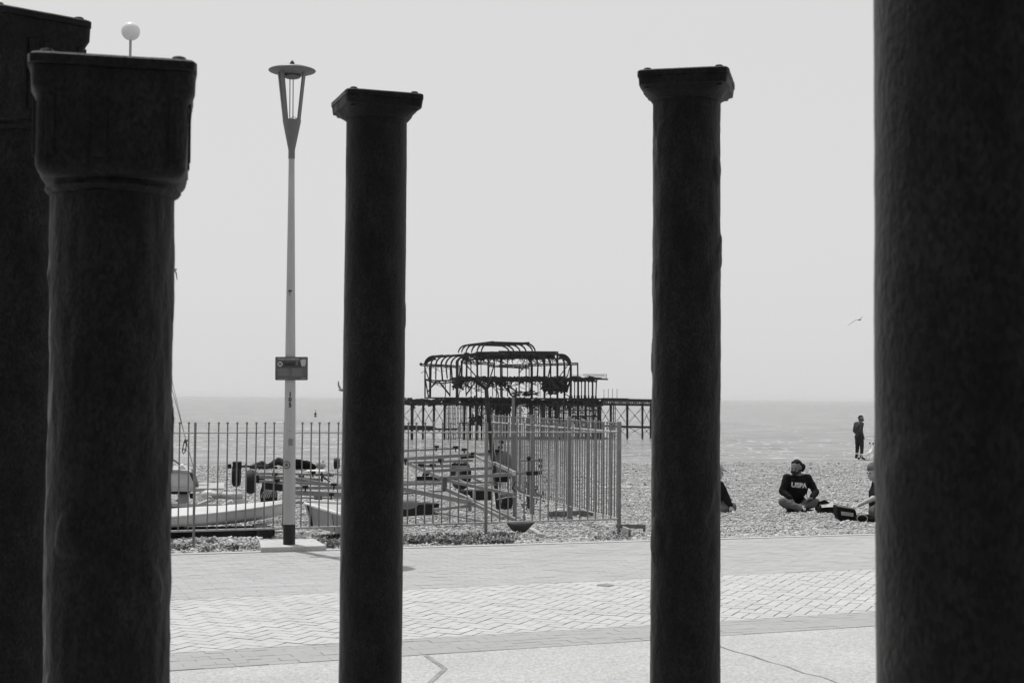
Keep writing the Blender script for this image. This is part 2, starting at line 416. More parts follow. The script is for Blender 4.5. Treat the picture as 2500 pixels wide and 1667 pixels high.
# ground cover weeds along the kerb
lv = []; lf = []; lt = []
def leaf(c, ln, wd, az, el, tone):
    d = Vector((math.cos(az) * math.cos(el), math.sin(az) * math.cos(el), math.sin(el)))
    sd = Vector((-math.sin(az), math.cos(az), random.uniform(-.5, .5))).normalized() * wd / 2
    k = len(lv); c = Vector(c); m_ = c + d * ln * .5 + Vector((0, 0, wd * .2)); t = c + d * ln - Vector((0, 0, ln * .15))
    lv.extend([tuple(c), tuple(m_ + sd), tuple(t), tuple(m_ - sd)]); lf.append((k, k + 1, k + 2, k + 3)); lt.append(tone)
cl = []
for _ in range(700):
    px = (random.uniform(395, 1330) if random.random() < .7 else random.uniform(960, 1250)) if random.random() < .965 else random.uniform(1330, 1600)
    x = (px - 1250) / FPX * 16; base = ly(EDGE, x)
    dn = random.uniform(.08, 1.5) if px < 660 else random.uniform(.1, 1.5)
    if noise.noise(Vector((x * 1.1, dn * 1.5, 9))) < (-.12 if px < 1250 else .15): continue
    cl.append((x, base + dn))
for (x, y) in cl:
    if in_plinth(x, y): continue
    r_ = random.uniform(.04, .13); hh = random.uniform(.01, .07); tn = random.uniform(.35, 1.5)
    for _ in range(random.randint(12, 34)):
        a = random.uniform(0, 6.28); q = r_ * math.sqrt(random.random())
        px_, py_ = x + q * math.cos(a), y + q * math.sin(a)
        if in_plinth(px_, py_): continue
        leaf((px_, py_, gz(px_, py_) + random.uniform(0, hh)), random.uniform(.03, .075), random.uniform(.014, .034), random.uniform(0, 6.28), random.uniform(-.1, 1.1), tn * random.uniform(.45, 2.0))
me = bpy.data.meshes.new('weeds'); me.from_pydata(lv, [], lf); me.update()
a = me.attributes.new('tone', 'FLOAT', 'FACE'); a.data.foreach_set('value', lt)
struct(link('weeds', me, STEM), 'stuff')

# sea
def sea_mat():
    m = bpy.data.materials.new('sea_water'); m.use_nodes = True; n = m.node_tree; bs = n.nodes['Principled BSDF']
    bs.inputs['Roughness'].default_value = .22; bs.inputs['IOR'].default_value = 1.33
    tc = n.nodes.new('ShaderNodeTexCoord')
    def nz(sc, st, det=6, rough=.6):
        mp = n.nodes.new('ShaderNodeMapping'); mp.inputs['Scale'].default_value = st; mp.inputs['Rotation'].default_value = (0, 0, R(-20))
        n.links.new(tc.outputs['Object'], mp.inputs[0])
        t = n.nodes.new('ShaderNodeTexNoise'); t.inputs['Scale'].default_value = sc; t.inputs['Detail'].default_value = det; t.inputs['Roughness'].default_value = rough
        n.links.new(mp.outputs[0], t.inputs['Vector']); return t.outputs[0]
    a = nz(.30, (.5, 1, 1)); c = nz(.16, (.45, .8, 1), 9, .72); f = nz(.06, (.16, 1, 1), 9, .72); e = nz(.006, (.3, 1, 1), 4)
    r = n.nodes.new('ShaderNodeMapRange'); r.inputs[1].default_value = .35; r.inputs[2].default_value = .65; r.inputs[3].default_value = .10; r.inputs[4].default_value = .36
    n.links.new(c, r.inputs[0])
    r2 = n.nodes.new('ShaderNodeMapRange'); r2.inputs[1].default_value = .35; r2.inputs[2].default_value = .65; r2.inputs[3].default_value = -.03; r2.inputs[4].default_value = .03
    n.links.new(e, r2.inputs[0])
    ad = n.nodes.new('ShaderNodeMath'); n.links.new(r.outputs[0], ad.inputs[0]); n.links.new(r2.outputs[0], ad.inputs[1])
    fm = n.nodes.new('ShaderNodeMapRange'); fm.inputs[1].default_value = .665; fm.inputs[2].default_value = .72; fm.interpolation_type = 'SMOOTHSTEP'; n.links.new(f, fm.inputs[0])
    mx = n.nodes.new('ShaderNodeMix'); mx.data_type = 'FLOAT'; n.links.new(fm.outputs[0], mx.inputs[0]); n.links.new(ad.outputs[0], mx.inputs[2]); mx.inputs[3].default_value = .6
    n.links.new(mx.outputs[0], bs.inputs['Base Color'])
    s_ = n.nodes.new('ShaderNodeMath'); s_.operation = 'MULTIPLY_ADD'; s_.inputs[1].default_value = 1.5; n.links.new(c, s_.inputs[0]); n.links.new(a, s_.inputs[2])
    bp = n.nodes.new('ShaderNodeBump'); bp.inputs['Distance'].default_value = 1.3; bp.inputs['Strength'].default_value = 1
    n.links.new(s_.outputs[0], bp.inputs['Height']); n.links.new(bp.outputs[0], bs.inputs['Normal'])
    return m
SEA = -6.5
b = MB(); b.add([(-9000, 40, SEA), (9000, 40, SEA), (30000, 30000, SEA), (-30000, 30000, SEA)], [(0, 1, 2, 3)])
struct(b.build('sea', sea_mat()))
# breaking surf between the pier and the shore, plus sun glints painted as white flecks
b = MB(); rr = random.Random(3)
for _ in range(760):
    y = rr.uniform(200, 300) if rr.random() < .75 else rr.uniform(300, 520); x = rr.uniform(-.26, .27) * y
    bg_w = rr.random() < .07; ln = rr.uniform(.15, 1.2) * (2.6 if bg_w else 1); wd = rr.uniform(.04, .22) * (1.8 if bg_w else 1); n_ = 9; base = []
    k0 = rr.uniform(0, 9)
    secs = []
    for i in range(n_ + 1):
        t = i / n_; ww = wd * math.sin(math.pi * t) ** .6 * (.6 + .8 * abs(noise.noise(Vector((t * 5, k0, 0)))))
        xx = x + ln * (t - .5); yy = y + .37 * ln * (t - .5) + .5 * noise.noise(Vector((t * 3, k0, 2)))
        hh = .22 * ww + .01
        secs.append([(xx, yy - ww, SEA + .004), (xx, yy - ww * .3, SEA + hh), (xx, yy + ww, SEA + .004)])
    b.sections(secs, caps=False)
so = struct(b.build('surf_and_glints', mat('foam_and_glints', .62, .9, .1, .15, 3, .05, 4), smooth=True), 'stuff')

# ------------------------------------------------------------------ the old iron columns
def sq_ring(hw, n_exp, z, rz, N=72, c=(0, 0), jit=0, seed=0):
    out = []
    for k in range(N):
        a = 2 * math.pi * k / N; ca, sa = math.cos(a), math.sin(a)
        r = hw / ((abs(ca) ** n_exp + abs(sa) ** n_exp) ** (1 / n_exp))
        if jit: r += jit * noise.noise(Vector((ca * 2.2 + seed, sa * 2.2, z * 7))) + jit * .6 * noise.noise(Vector((ca * 7 + seed, sa * 7, z * 25)))
        x, y = r * ca, r * sa
        out.append((c[0] + x * math.cos(rz) - y * math.sin(rz), c[1] + x * math.sin(rz) + y * math.cos(rz), z))
    return out
def column(px, dist, r0, r1, top, rz, label, plate_hw=.21, neck='frustum', seed=0, rough=.004, ridges=(), boxh=.345, lean=0):
    p = P(px, 1667, 0); base = CAM + (p - CAM) * (dist / p.y); base = Vector((base.x, dist, 0))
    t = thing('iron_column', label, 'iron column', base, 'old cast iron pier columns')
    cap_h = {'frustum': .125, 'box': boxh, 'none': 0}[neck]
    zs = top - cap_h
    b = MB(); secs = []; N = 120; M = 260
    for i in range(M + 1):
        z = zs * i / M; rr_ = r0 + (r1 - r0) * z / top
        if z < .05: rr_ += .03
        ring = []
        for k in range(N):
            a = 2 * math.pi * k / N; ca, sa = math.cos(a), math.sin(a)
            nn = rough * (1.2 * noise.noise(Vector((ca * 1.4 + seed, sa * 1.4, z * 2.3))) + .7 * noise.noise(Vector((ca * 5 + seed, sa * 5, z * 9))) + .35 * noise.noise(Vector((ca * 16 + seed, sa * 16, z * 26))))
            bl = noise.noise(Vector((ca * 1.1 + seed * 3, sa * 1.1, z * 3.6)))
            if bl > .42: nn += rough * 1.6 * min(1, (bl - .42) * 12)
            for (ra, rw, rh) in ridges:
                dd = (a - ra + math.pi) % (2 * math.pi) - math.pi
                nn += rh * math.exp(-(dd / rw) ** 4)
            q = rr_ + nn; ring.append((q * ca, q * sa, z))
        secs.append(ring)
    b.sections(secs)
    sh = b.build('shaft', IRON, t, smooth=True); sh.matrix_parent_inverse = Matrix()
    rt = r1
    if neck != 'none':
        h = MB()
        if neck == 'frustum':
            hs = [(0, rt + .001, 2), (.006, rt + .008, 2.2), (.022, rt + .016, 3), (.036, plate_hw * .86, 6), (.052, plate_hw * .925, 10), (.056, plate_hw * .965, 14), (.094, plate_hw * .98, 16)]
        else:
            k_ = boxh - .345
            hs = [(0, rt + .001, 2), (.006, rt + .012, 2), (.016, rt + .018, 2.1), (.026, rt + .012, 2.3), (.032, rt + .010, 2.6), (.036, plate_hw * .82, 8),
                  (.046, plate_hw * .865, 10), (.058, plate_hw * .893, 12), (.075, plate_hw * .90, 12), (.225 + k_, plate_hw * .905, 12), (.24 + k_, plate_hw * .92, 12), (.262 + k_, plate_hw * .97, 12), (.312 + k_, plate_hw * .975, 14)]
        h.sections([sq_ring(hw, n_, zs + dz, rz, 120, jit=.0065, seed=seed) for dz, hw, n_ in hs])
        ho = h.build('capital', IRON, t, smooth=True); ho.matrix_parent_inverse = Matrix()
        if neck == 'box':                                    # raised borders round the sunk panels of the box head
            f = MB(); M3 = Matrix.Rotation(rz, 3, 'Z'); hw = plate_hw * .905
            for q in range(4):
                Mq = M3 @ Matrix.Rotation(q * math.pi / 2, 3, 'Z')
                def pt(u, z_): return Mq @ Vector((u, -hw - .004, z_))
                for (u0, u1, z0, z1) in ((-.165, -.145, .08, .235 + k_), (-.05, -.015, .08, .235 + k_), (.145, .165, .08, .235 + k_)):
                    a_, c_ = pt((u0 + u1) / 2, zs + z0), pt((u0 + u1) / 2, zs + z1)
                    f.bar(a_, c_, abs(u1 - u0), .004, up=Mq @ Vector((0, 1, 0)))
            fo = f.build('panel_border', IRON, t, bevel=.006); fo.matrix_parent_inverse = Matrix()
        pl = MB(); zt = zs + (.095 if neck == 'frustum' else boxh - .031)
        pl.sections([sq_ring(hw, e, zt + dz, rz, 96, jit=.002, seed=seed + 3) for dz, hw, e in ((0, plate_hw - .004, 16), (.003, plate_hw, 16), (.024, plate_hw, 16), (.030, plate_hw - .006, 16))])
        po_ = pl.build('top_plate', IRON, t, smooth=True); po_.matrix_parent_inverse = Matrix()
        for q in range(4):
            a = rz + math.pi / 4 + q * math.pi / 2; br = plate_hw * 1.10; x, y = br * math.cos(a), br * math.sin(a)
            bo = MB(); bo.lathe([(.021, zt + .030), (.021, zt + .036), (.017, zt + .043), (.006, zt + .046)], (x, y, 0), 10)
            if neck == 'frustum': bo.lathe([(.018, zt - .055), (.018, zt - .03), (.010, zt - .03), (.010, zt)], (x, y, 0), 6)
            oo = bo.build('bolt', IRON, t, smooth=False); oo.matrix_parent_inverse = Matrix()
    t.rotation_euler = (0, lean, 0)
    return t
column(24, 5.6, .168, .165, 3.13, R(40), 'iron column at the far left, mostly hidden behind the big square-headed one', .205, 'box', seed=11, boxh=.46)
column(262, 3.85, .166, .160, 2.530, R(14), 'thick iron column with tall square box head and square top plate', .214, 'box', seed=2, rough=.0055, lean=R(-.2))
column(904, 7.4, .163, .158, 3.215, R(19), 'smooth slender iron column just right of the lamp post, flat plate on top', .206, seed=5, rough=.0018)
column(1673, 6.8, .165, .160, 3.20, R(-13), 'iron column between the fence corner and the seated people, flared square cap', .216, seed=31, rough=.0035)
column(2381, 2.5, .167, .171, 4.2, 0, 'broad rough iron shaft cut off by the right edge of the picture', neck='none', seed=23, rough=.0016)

# ------------------------------------------------------------------ street lamp with sign
LY = 15.45; lp = D(706, 1322, LY); LX = lp.x
lamp = thing('street_lamp', 'tall pale lamp post number 105 with disc lantern and a black painted foot', 'street lamp', (LX, LY, 0.0617))
def lput(mb, name, m, smooth=True, parent=None, bevel=0):
    o = mb.build(name, m, parent or lamp, smooth, bevel); o.matrix_parent_inverse = Matrix(); return o
b = MB(); b.lathe([(.0668, .22), (.066, .6), (.063, 1.4), (.056, 2.2), (.046, 3.1), (.037, 3.9), (.033, 4.38)], n=36); lput(b, 'post', POSTM)
b = MB(); b.lathe([(.0675, -.008), (.0675, .22)], n=36); lput(b, 'painted_foot', BLACKP)
b = MB(); b.lathe([(.0375, 4.345), (.0375, 4.43), (.037, 4.44), (.104, 4.775), (.104, 4.785), (.096, 4.785), (.09, 4.77)], n=36); lput(b, 'lantern_cone', LAMPM)
b = MB(); b.lathe([(.0, 5.29), (.06, 5.292), (.15, 5.318), (.205, 5.325), (.262, 5.345), (.268, 5.352), (.262, 5.360), (.19, 5.385), (.10, 5.402), (.03, 5.41)], n=48, caps=True); lput(b, 'canopy', LAMPM)
b = MB(); b.lathe([(.034, 5.405), (.034, 5.425), (.024, 5.44), (.022, 5.452), (.010, 5.458)], n=14); fo = lput(b, 'finial', BLACKP)
b = MB(); b.ball((0, 0, 5.462), .015, 10); lput(b, 'finial_tip', WHITE)
for a in (200, 340, 232):
    ca, sa = math.cos(R(a)), math.sin(R(a))
    b = MB(); b.bar((ca * .088, sa * .088, 4.775), (ca * .152, sa * .152, 5.325), .052, .020, up=(ca, sa, 0)); lput(b, 'lantern_arm', LAMPM, False)
for x in (-.024, .012):
    b = MB(); b.tube([(x, 0, 4.77), (x, 0, 5.30)], .0055, 8); lput(b, 'lamp_tube', LAMPM)
b = MB(); b.tube([(q.x + .02, q.y, q.z) for q in arc((0, 0, 4.78), .042, 0, math.pi, 14)], .0032, 6); lput(b, 'wire_hoop', LAMPM)
b = MB(); b.ball((0, 0, 5.285), .10, 14, (1, 1, .28)); lput(b, 'reflector', LAMPM)
def post_r(z): return .0668 - (.0668 - .056) * max(0, (z - .6)) / 1.6
def flat_text(body, size, x, y, z, m, name, off=0.0, ex=.001, parent=None, sx=1):
    me = text_mesh(body, size, ex, off); o = bpy.data.objects.new(name, me); C.objects.link(o); me.materials.append(m)
    o.parent = parent or lamp; o.location = (x, y, z); o.rotation_euler = (R(90), 0, 0); o.scale = (sx, 1, 1); return o
for ch, z in (('1', 1.675), ('0', 1.615), ('5', 1.553)): flat_text(ch, .066, .010, -post_r(z) - .002, z, BLACKP, 'painted_digit', .0028)
def curved_patch(name, z0, z1, x0, x1, m, parent=None, dr=.0012):
    b_ = MB(); n_ = 6; ri = []
    for z in (z0, z1):
        rr_ = post_r(z) + dr; ri.append([(rr_ * math.sin(math.asin(max(-.99, min(.99, (x0 + (x1 - x0) * k / n_) / rr_)))), -rr_ * math.cos(math.asin(max(-.99, min(.99, (x0 + (x1 - x0) * k / n_) / rr_)))), z) for k in range(n_ + 1)])
    vs_ = ri[0] + ri[1]; b_.add(vs_, [(k, k + 1, n_ + 2 + k, n_ + 1 + k) for k in range(n_)])
    return lput(b_, name, m, False, parent)
curved_patch('sticker', 1.488, 1.516, -.026, .045, STICK)
for (x0, x1, z0, z1) in ((-.010, .034, 1.474, 1.478), (-.008, .03, 1.462, 1.466), (-.004, .028, 1.452, 1.456)): curved_patch('sticker', z0, z1, x0, x1, STICK)
s_ = curved_patch('sticker', 1.10, 1.18, -.006, .046, mat('pale_sticker', .24, .7, .2, .3, 60))
for k in range(6): curved_patch('print_line', 1.108 + k * .012, 1.113 + k * .012, -.003 + .004 * (k % 2), .040 - .006 * (k % 3), STICK, s_, .002)
for (x, z) in ((-.02, 1.400), (.036, 1.395), (.006, 1.33), (.004, 1.26)): curved_patch('scuff', z, z + .012, x, x + .012, STICK)
# round sticker with a ring and a star-like emblem
rs = MB()
def ring3(r0, r1, cx, cz, n=28):
    o_ = []
    for r_ in (r0, r1):
        for k in range(n):
            a_ = 2 * math.pi * k / n; x = cx + r_ * math.cos(a_); z = cz + r_ * math.sin(a_); rr_ = post_r(z) + .0015
            x = max(-rr_ * .98, x); o_.append((x, -math.sqrt(max(1e-6, rr_ * rr_ - x * x)), z))
    return o_, [(k, (k + 1) % n, n + (k + 1) % n, n + k) for k in range(n)]
rs.add(*ring3(.036, .045, -.028, .885))
sto = lput(rs, 'round_sticker', mat('sticker_ink', .035, .6, .2), False)
em = MB()
for k in range(5):
    a_ = R(90 + 72 * k); c_ = (-.028 + .016 * math.cos(a_), .885 + .016 * math.sin(a_)); em.add(*ring3(.001, .0075, c_[0], c_[1], 8))
em.add(*ring3(.001, .008, -.028, .885, 8)); lput(em, 'emblem', MATS['sticker_ink'], False, sto)
# little stencilled umbrella high on the post
b = MB(); z0 = 2.83; rr_ = .0515
pts_ = [(-.024, z0), (-.018, z0 + .014), (0, z0 + .022), (.016, z0 + .015), (.024, z0), (.008, z0 + .003), (0, z0 - .002), (-.008, z0 + .003)]
b.add([(x, -math.sqrt(rr_ * rr_ - x * x) - .002, z) for x, z in pts_], [tuple(range(8))])
b.bar((0, -rr_ - .002, z0), (-.004, -rr_ - .003, z0 - .045), .005, .002); lput(b, 'stencil', MATS['sticker_ink'], False)
# sign plate clamped on the post
sg = MB(); secs = []
SX, SZ, SW, SH = .025, 1.965, .366, .262
def rr_rect(w_, h_, rad, y, n=5):
    out = []
    for cx, cz, a0 in ((w_ / 2 - rad, h_ / 2 - rad, 0), (-w_ / 2 + rad, h_ / 2 - rad, 90), (-w_ / 2 + rad, -h_ / 2 + rad, 180), (w_ / 2 - rad, -h_ / 2 + rad, 270)):
        for k in range(n + 1):
            a_ = R(a0 + 90 * k / n); out.append((SX + cx + rad * math.cos(a_), y, SZ + cz + rad * math.sin(a_)))
    return out
sg.sections([rr_rect(SW, SH, .012, -.068), rr_rect(SW, SH, .012, -.072)]); sign = lput(sg, 'sign', SIGNM, False)
b = MB(); b.sections([rr_rect(SW - .012, SH - .012, .010, -.0722), rr_rect(SW - .012, SH - .012, .010, -.0727)]); lput(b, 'sign_panel', mat('sign_panel', .105, .5, .3, .15, 12), False, sign)
b = MB(); b.box((SX - .005, -.0735, SZ + .048), .30, .001, .070); lput(b, 'picture_band', mat('sign_dark_band', .06, .6, .2, .2, 20), False, sign)
flat_text('Protect our Seafront', .030, SX - .035, -.0745, SZ + .108, SIGNP, 'heading', .0005, parent=sign, sx=.92)
b = MB(); b.add([(SX - .128 + .03 * math.cos(2 * math.pi * k / 24), -.0748, SZ + .05 + .03 * math.sin(2 * math.pi * k / 24)) for k in range(24)], [tuple(range(24))]); lput(b, 'roundel', SIGNP, False, sign)
b = MB()
b.bar((SX - .147, -.0756, SZ + .068), (SX - .109, -.0756, SZ + .032), .005, .001, up=(0, 1, 0)); b.bar((SX - .143, -.0756, SZ + .046), (SX - .115, -.0756, SZ + .052), .010, .001, up=(0, 1, 0))
b.bar((SX - .14, -.0756, SZ + .048), (SX - .142, -.0756, SZ + .034), .005, .001, up=(0, 1, 0)); b.bar((SX - .119, -.0756, SZ + .05), (SX - .116, -.0756, SZ + .064), .008, .001, up=(0, 1, 0))
lput(b, 'dog_symbol', MATS['sticker_ink'], False, sign)
b = MB(); xx = SX - .085
while xx < SX + .095:
    w_ = random.uniform(.008, .02); h_ = random.uniform(.008, .026); b.box((xx, -.0752, SZ + .048 + random.uniform(-.006, .008)), w_, .001, h_); xx += w_ * .8
lput(b, 'silhouette_picture', MATS['sticker_ink'], False, sign)
b = MB(); b.add([(SX + x, -.0758, SZ + z) for x, z in ((.100, .092), (.135, .105), (.162, .098), (.160, .05), (.148, .020), (.138, .030), (.122, .018), (.108, .040))], [tuple(range(8))]); lput(b, 'pale_map_shape', SIGNP, False, sign)
b = MB()
for (x, z) in ((.052, .047), (.068, .052), (.060, .075)): b.ball((SX + x, -.0752, SZ + z), .006, 6)
lput(b, 'white_dots', SIGNP, False, sign)
for col in (0, 1):
    for k in range(9):
        x0 = SX - .155 + col * .16; ln = random.uniform(.10, .145)
        b = MB(); b.box((x0 + ln / 2, -.0735, SZ - .005 - k * .0095), ln, .001, .0035); lput(b, 'text_line', SIGNL, False, sign)
b = MB(); b.box((SX - .10, -.0735, SZ - .115), .10, .001, .007); lput(b, 'footer_line', SIGNL, False, sign)
b = MB(); b.box((SX + .135, -.0735, SZ - .112), .05, .001, .012); lput(b, 'footer_line', SIGNL, False, sign)
for z in (SZ - .08, SZ + .08):
    b = MB(); b.lathe([(.066, z - .008), (.066, z + .008)], n=20); lput(b, 'sign_clamp', GALV)
lamp.rotation_euler = (0, R(-.42), 0); lamp.scale = (.9626,) * 3

# concrete plinth that carries the lamp
def slab_quad(name, pts, z0, z1, m, label, cat, bevel=.012):
    c = sum((Vector(p) for p in pts), Vector()) / len(pts)
    b_ = MB(); n_ = len(pts); b_.add([(p[0] - c.x, p[1] - c.y, z0) for p in pts] + [(p[0] - c.x, p[1] - c.y, z1) for p in pts],
        [tuple(range(n_))[::-1], tuple(range(n_, 2 * n_))] + [(k, (k + 1) % n_, n_ + (k + 1) % n_, n_ + k) for k in range(n_)])
    o = b_.build(name, m, None, False, bevel); o.location = (c.x, c.y, 0); tag(o, label, cat); return o
slab_quad('concrete_plinth', [P(637, 1335.5, .056), P(797, 1331, .056), P(768, 1313.5, .056), P(632, 1316, .056)], -.12, .056, CONC, 'flat concrete plinth under the lamp post foot', 'plinth')

# ball lamp far behind the left columns
gp = D(319, 77, 24.0)
g = thing('globe_lamp', 'white globe lamp on a slim grey pole above the box-headed column', 'street lamp', (gp.x, 24.0, -.4))
b = MB(); b.ball((0, 0, gp.z + .4), .158, 28); o = b.build('globe', mat('white_globe', .66, .25, .5), g, True); o.matrix_parent_inverse = Matrix()
b = MB(); b.lathe([(.06, 0), (.035, 4), (.033, gp.z - .13), (.022, gp.z - .12), (.022, gp.z + .25)], n=14); o = b.build('pole', mat('globe_pole', .3, .5, .4), g, True); o.matrix_parent_inverse = Matrix()

# ------------------------------------------------------------------ railings
FA = D(415, 1058, 15.95); FB = D(1512, 1052, 18.05)
FA = Vector((FA.x, FA.y, 0)); FB = Vector((FB.x, FB.y, 0)); FD = (FB - FA).normalized()
RAILB = mat('bright_rail', .36, .4, .7, .2, 6)
def railing(name, A, B, posts, label, spacing=.1075, start=0.0, top=1.352, hr=1.235, lr=.137, dens=1.0, rp=.0085, skip=(), group=None, post_w=.045, ext=0.0, rtop=.008):
    t = thing(name, label, 'fence', (A.x, A.y, 0), group); d = (B - A); L = d.length; d.normalize(); ox = Vector((0, 0, 0))
    b = MB(); b.tube([d * -ext + Vector((0, 0, hr)), d * L + Vector((0, 0, hr))], rtop, 8); b.build('top_rail', RAILB, t, True).matrix_parent_inverse = Matrix()
    b = MB(); b.tube([d * -ext + Vector((0, 0, lr)), d * L + Vector((0, 0, lr))], .0125, 8); b.build('bottom_rail', RAILB, t, True).matrix_parent_inverse = Matrix()
    first = None; s = start
    while s < L - .02:
        if all(abs(s - q[0]) > .045 for q in posts):
            if first is None:
                b = MB(); b.tube([(0, 0, lr - .006), (0, 0, top - .012)], rp, 8); b.ball((0, 0, top - .008), .0155, 8)
                first = b.build('railing_bar', GALV, t, True); first.matrix_parent_inverse = Matrix(); first.location = d * s
            else:
                c = copy_part(first, t, d * s); c.rotation_euler = (random.gauss(0, .003), random.gauss(0, .003), random.uniform(0, 6))
        s += spacing
    for (s, w_, z1) in posts:
        b = MB(); p = d * s; g_ = gz(A.x + p.x, A.y + p.y) - .1; b.bar((p.x, p.y, g_), (p.x, p.y, z1), w_, w_, up=d); b.build('railing_post', GALV, t, bevel=.003).matrix_parent_inverse = Matrix()
    return t
LF = (FB - FA).length
def s_at(px): # station along the front line that shows at image column px
    best = min(range(0, 1200), key=lambda i: abs(((FA + FD * (LF * i / 1000)).x / (FA + FD * (LF * i / 1000)).y) * FPX + 1250 - px)); return LF * best / 1000
railing('iron_railing', FA - FD * 2.2, FB, [(2.2 + s_at(480), .026, 1.352), (2.2 + s_at(1189), .034, 1.345), (2.2 + LF, .042, 1.365)], 'long railing with ball-topped bars running along the promenade, compound front', start=.05)
RB = Vector((FB.x - .262 * 6.9, FB.y + 6.9, 0)); RDv = (RB - FB).normalized(); LR = (RB - FB).length
railing('iron_railing', FB, RB, [(2.15, .052, 1.40), (4.1, .062, 1.40), (LR, .05, 1.30)], 'side railing running back from the corner post towards the sea', start=.08, spacing=.105, rtop=.013)

# ------------------------------------------------------------------ boat trailers behind the railing
STEEL = GALV2
def c7(x, y): return 970 + .1658 * x, 1060 + .1658 * y
def c6(x, y): return 550 + .1658 * x, 1060 + .1658 * y
def beam(parent, name, a, b_, wd, ht=None, m=None, tube=False):
    o = MB()
    if tube: o.tube([a, b_], wd / 2, 10)
    else: o.bar(a, b_, wd, ht or wd)
    ob = o.build(name, m or STEEL, None, tube, 0 if tube else .004); wpar_to(ob, parent); return ob
def wpar_to(ob, parent):
    ob.parent = parent; ob.matrix_parent_inverse = Matrix.Translation(-parent.location)
def wheel(parent, c, r, wd, ax, flat=1.0):
    ax = Vector(ax).normalized(); q = ax.to_track_quat('Z', 'Y').to_matrix()
    h = wd / 2
    def lat(prof, m, name, par):
        b_ = MB(); b_.lathe(prof, n=32); b_.v = [tuple(Vector(c) + q @ Vector(v)) for v in b_.v]; ob = b_.build(name, m, None, True)
        if par is parent: wpar_to(ob, parent)
        else: ob.parent = par; ob.matrix_parent_inverse = Matrix()
        return ob
    wt = lat([(r * .55, -h * .8), (r * .75, -h), (r * .93, -h * .8), (r, -h * .3), (r, h * .3), (r * .93, h * .8), (r * .75, h), (r * .55, h * .8)], RUBBER, 'tyre', parent)
    lat([(r * .1, -h * .9), (r * .5, -h * .6), (r * .56, -h * .75), (r * .56, h * .75), (r * .5, h * .6), (r * .1, h * .9)], GALV, 'rim', wt)
    return wt
# trailer nearest the promenade, long drawbar ending at the railing foot
t1 = thing('boat_trailer', 'nearest trailer with its long drawbar ending at the railing foot', 'boat trailer', P(*c7(700, 950), .2), 'boat trailers parked in the compound')
def b7(t, name, x1, y1, h1, x2, y2, h2, wd, ht=None, m=None, tube=False): return beam(t, name, P(*c7(x1, y1), h1), P(*c7(x2, y2), h2), wd, ht, m, tube)
b7(t1, 'drawbar', -60, 775, .36, 1120, 1010, .22, 0.043, 0.066)
b7(t1, 'drawbar', 740, 815, .36, 1745, 1265, .05, 0.039, 0.055)
b7(t1, 'side_beam', 1110, 1010, .22, 1560, 1235, .10, 0.039, 0.047)
b7(t1, 'side_beam', 740, 680, .44, 1710, 885, .30, 0.035, 0.047)
b7(t1, 'cross_beam', 530, 1112, .18, 1060, 1050, .18, 0.035, 0.039)
b7(t1, 'low_beam', 560, 1145, .12, 1330, 1290, .04, 0.031, 0.023)
b7(t1, 'cross_beam', -60, 735, .38, 700, 722, .38, 0.039, 0.039)
b7(t1, 'cross_beam', -60, 700, .40, 640, 690, .40, 0.023, 0.023)
b7(t1, 'cross_beam', 60, 870, .30, 700, 830, .30, 0.027, 0.027)
b7(t1, 'upright', 1128, 800, .42, 1128, 965, .25, .035, .03, mat('pale_strip', .55, .6, .3))
b7(t1, 'bracket', 700, 640, .50, 690, 820, .33, .07, .05, mat('dark_steel', .05, .6, .3, .3, 10))
b7(t1, 'clamp_block', 1065, 970, .27, 1070, 1110, .12, 0.047, 0.047, GALV)
b7(t1, 'stay_wire', 600, 1150, .12, 1010, 1210, .08, 0.009, 0.009, GALV, True)
wheel(t1, P(*c7(1600, 985), .27), .11, .15, (1, .25, 0))
b = MB(); p = P(*c7(1150, 890), .25); b.box(p, .42, .3, .14, .3); wpar_to(b.build('axle_box', RUBBER, None, bevel=.01), t1)
b = MB(); p = P(*c7(1040, 930), .28); b.ball(p, .035, 10); wpar_to(b.build('winch_ball', HULL, None, True), t1)
# second trailer, ladder frame with black rubber ends
t2 = thing('boat_trailer', 'high ladder-framed trailer with black end rollers beyond the nearest one', 'boat trailer', P(*c7(900, 500), .4), 'boat trailers parked in the compound')
b7(t2, 'side_beam', 870, 202, .78, 1090, 282, .72, 0.027, 0.027)
b7(t2, 'side_beam', 1090, 290, .72, 1290, 390, .66, 0.039, 0.043)
b7(t2, 'side_beam', 1430, 425, .62, 1745, 575, .56, 0.039, 0.051)
b7(t2, 'side_beam', 1250, 375, .66, 1440, 435, .62, 0.039, 0.043)
b7(t2, 'cross_beam', -60, 250, .76, 875, 205, .78, 0.031, 0.035)
b7(t2, 'cross_beam', -60, 372, .68, 1440, 282, .72, 0.035, 0.055)
b7(t2, 'roller_arm', 1380, 285, .72, 1535, 272, .72, 0.048, 0.048, RUBBER)
b7(t2, 'guide_post', 1525, 280, .72, 1530, 100, .98, 0.024, 0.024, RUBBER)
for (x, y) in ((1370, 245), (1470, 240), (1512, 190), (1530, 115)):
    b = MB(); b.ball(P(*c7(x, y), .76 + (250 - y) * .0013), .040, 10, (1.1, .8, .8)); wpar_to(b.build('guide_roller', RUBBER, None, True), t2)
b7(t2, 'side_beam', 70, 385, .66, 640, 640, .46, 0.039, 0.055)
b7(t2, 'cross_beam', 180, 418, .64, 1110, 384, .66, 0.031, 0.039)
b7(t2, 'cross_beam', 290, 465, .60, 1045, 465, .60, 0.027, 0.047)
b7(t2, 'rubber_pad', 800, 441, .64, 1040, 441, .64, 0.040, 0.032, RUBBER)
b7(t2, 'rubber_pad', 940, 345, .68, 1120, 330, .69, 0.040, 0.040, RUBBER)
b7(t2, 'cross_beam', 400, 545, .54, 1410, 492, .58, 0.035, 0.047)
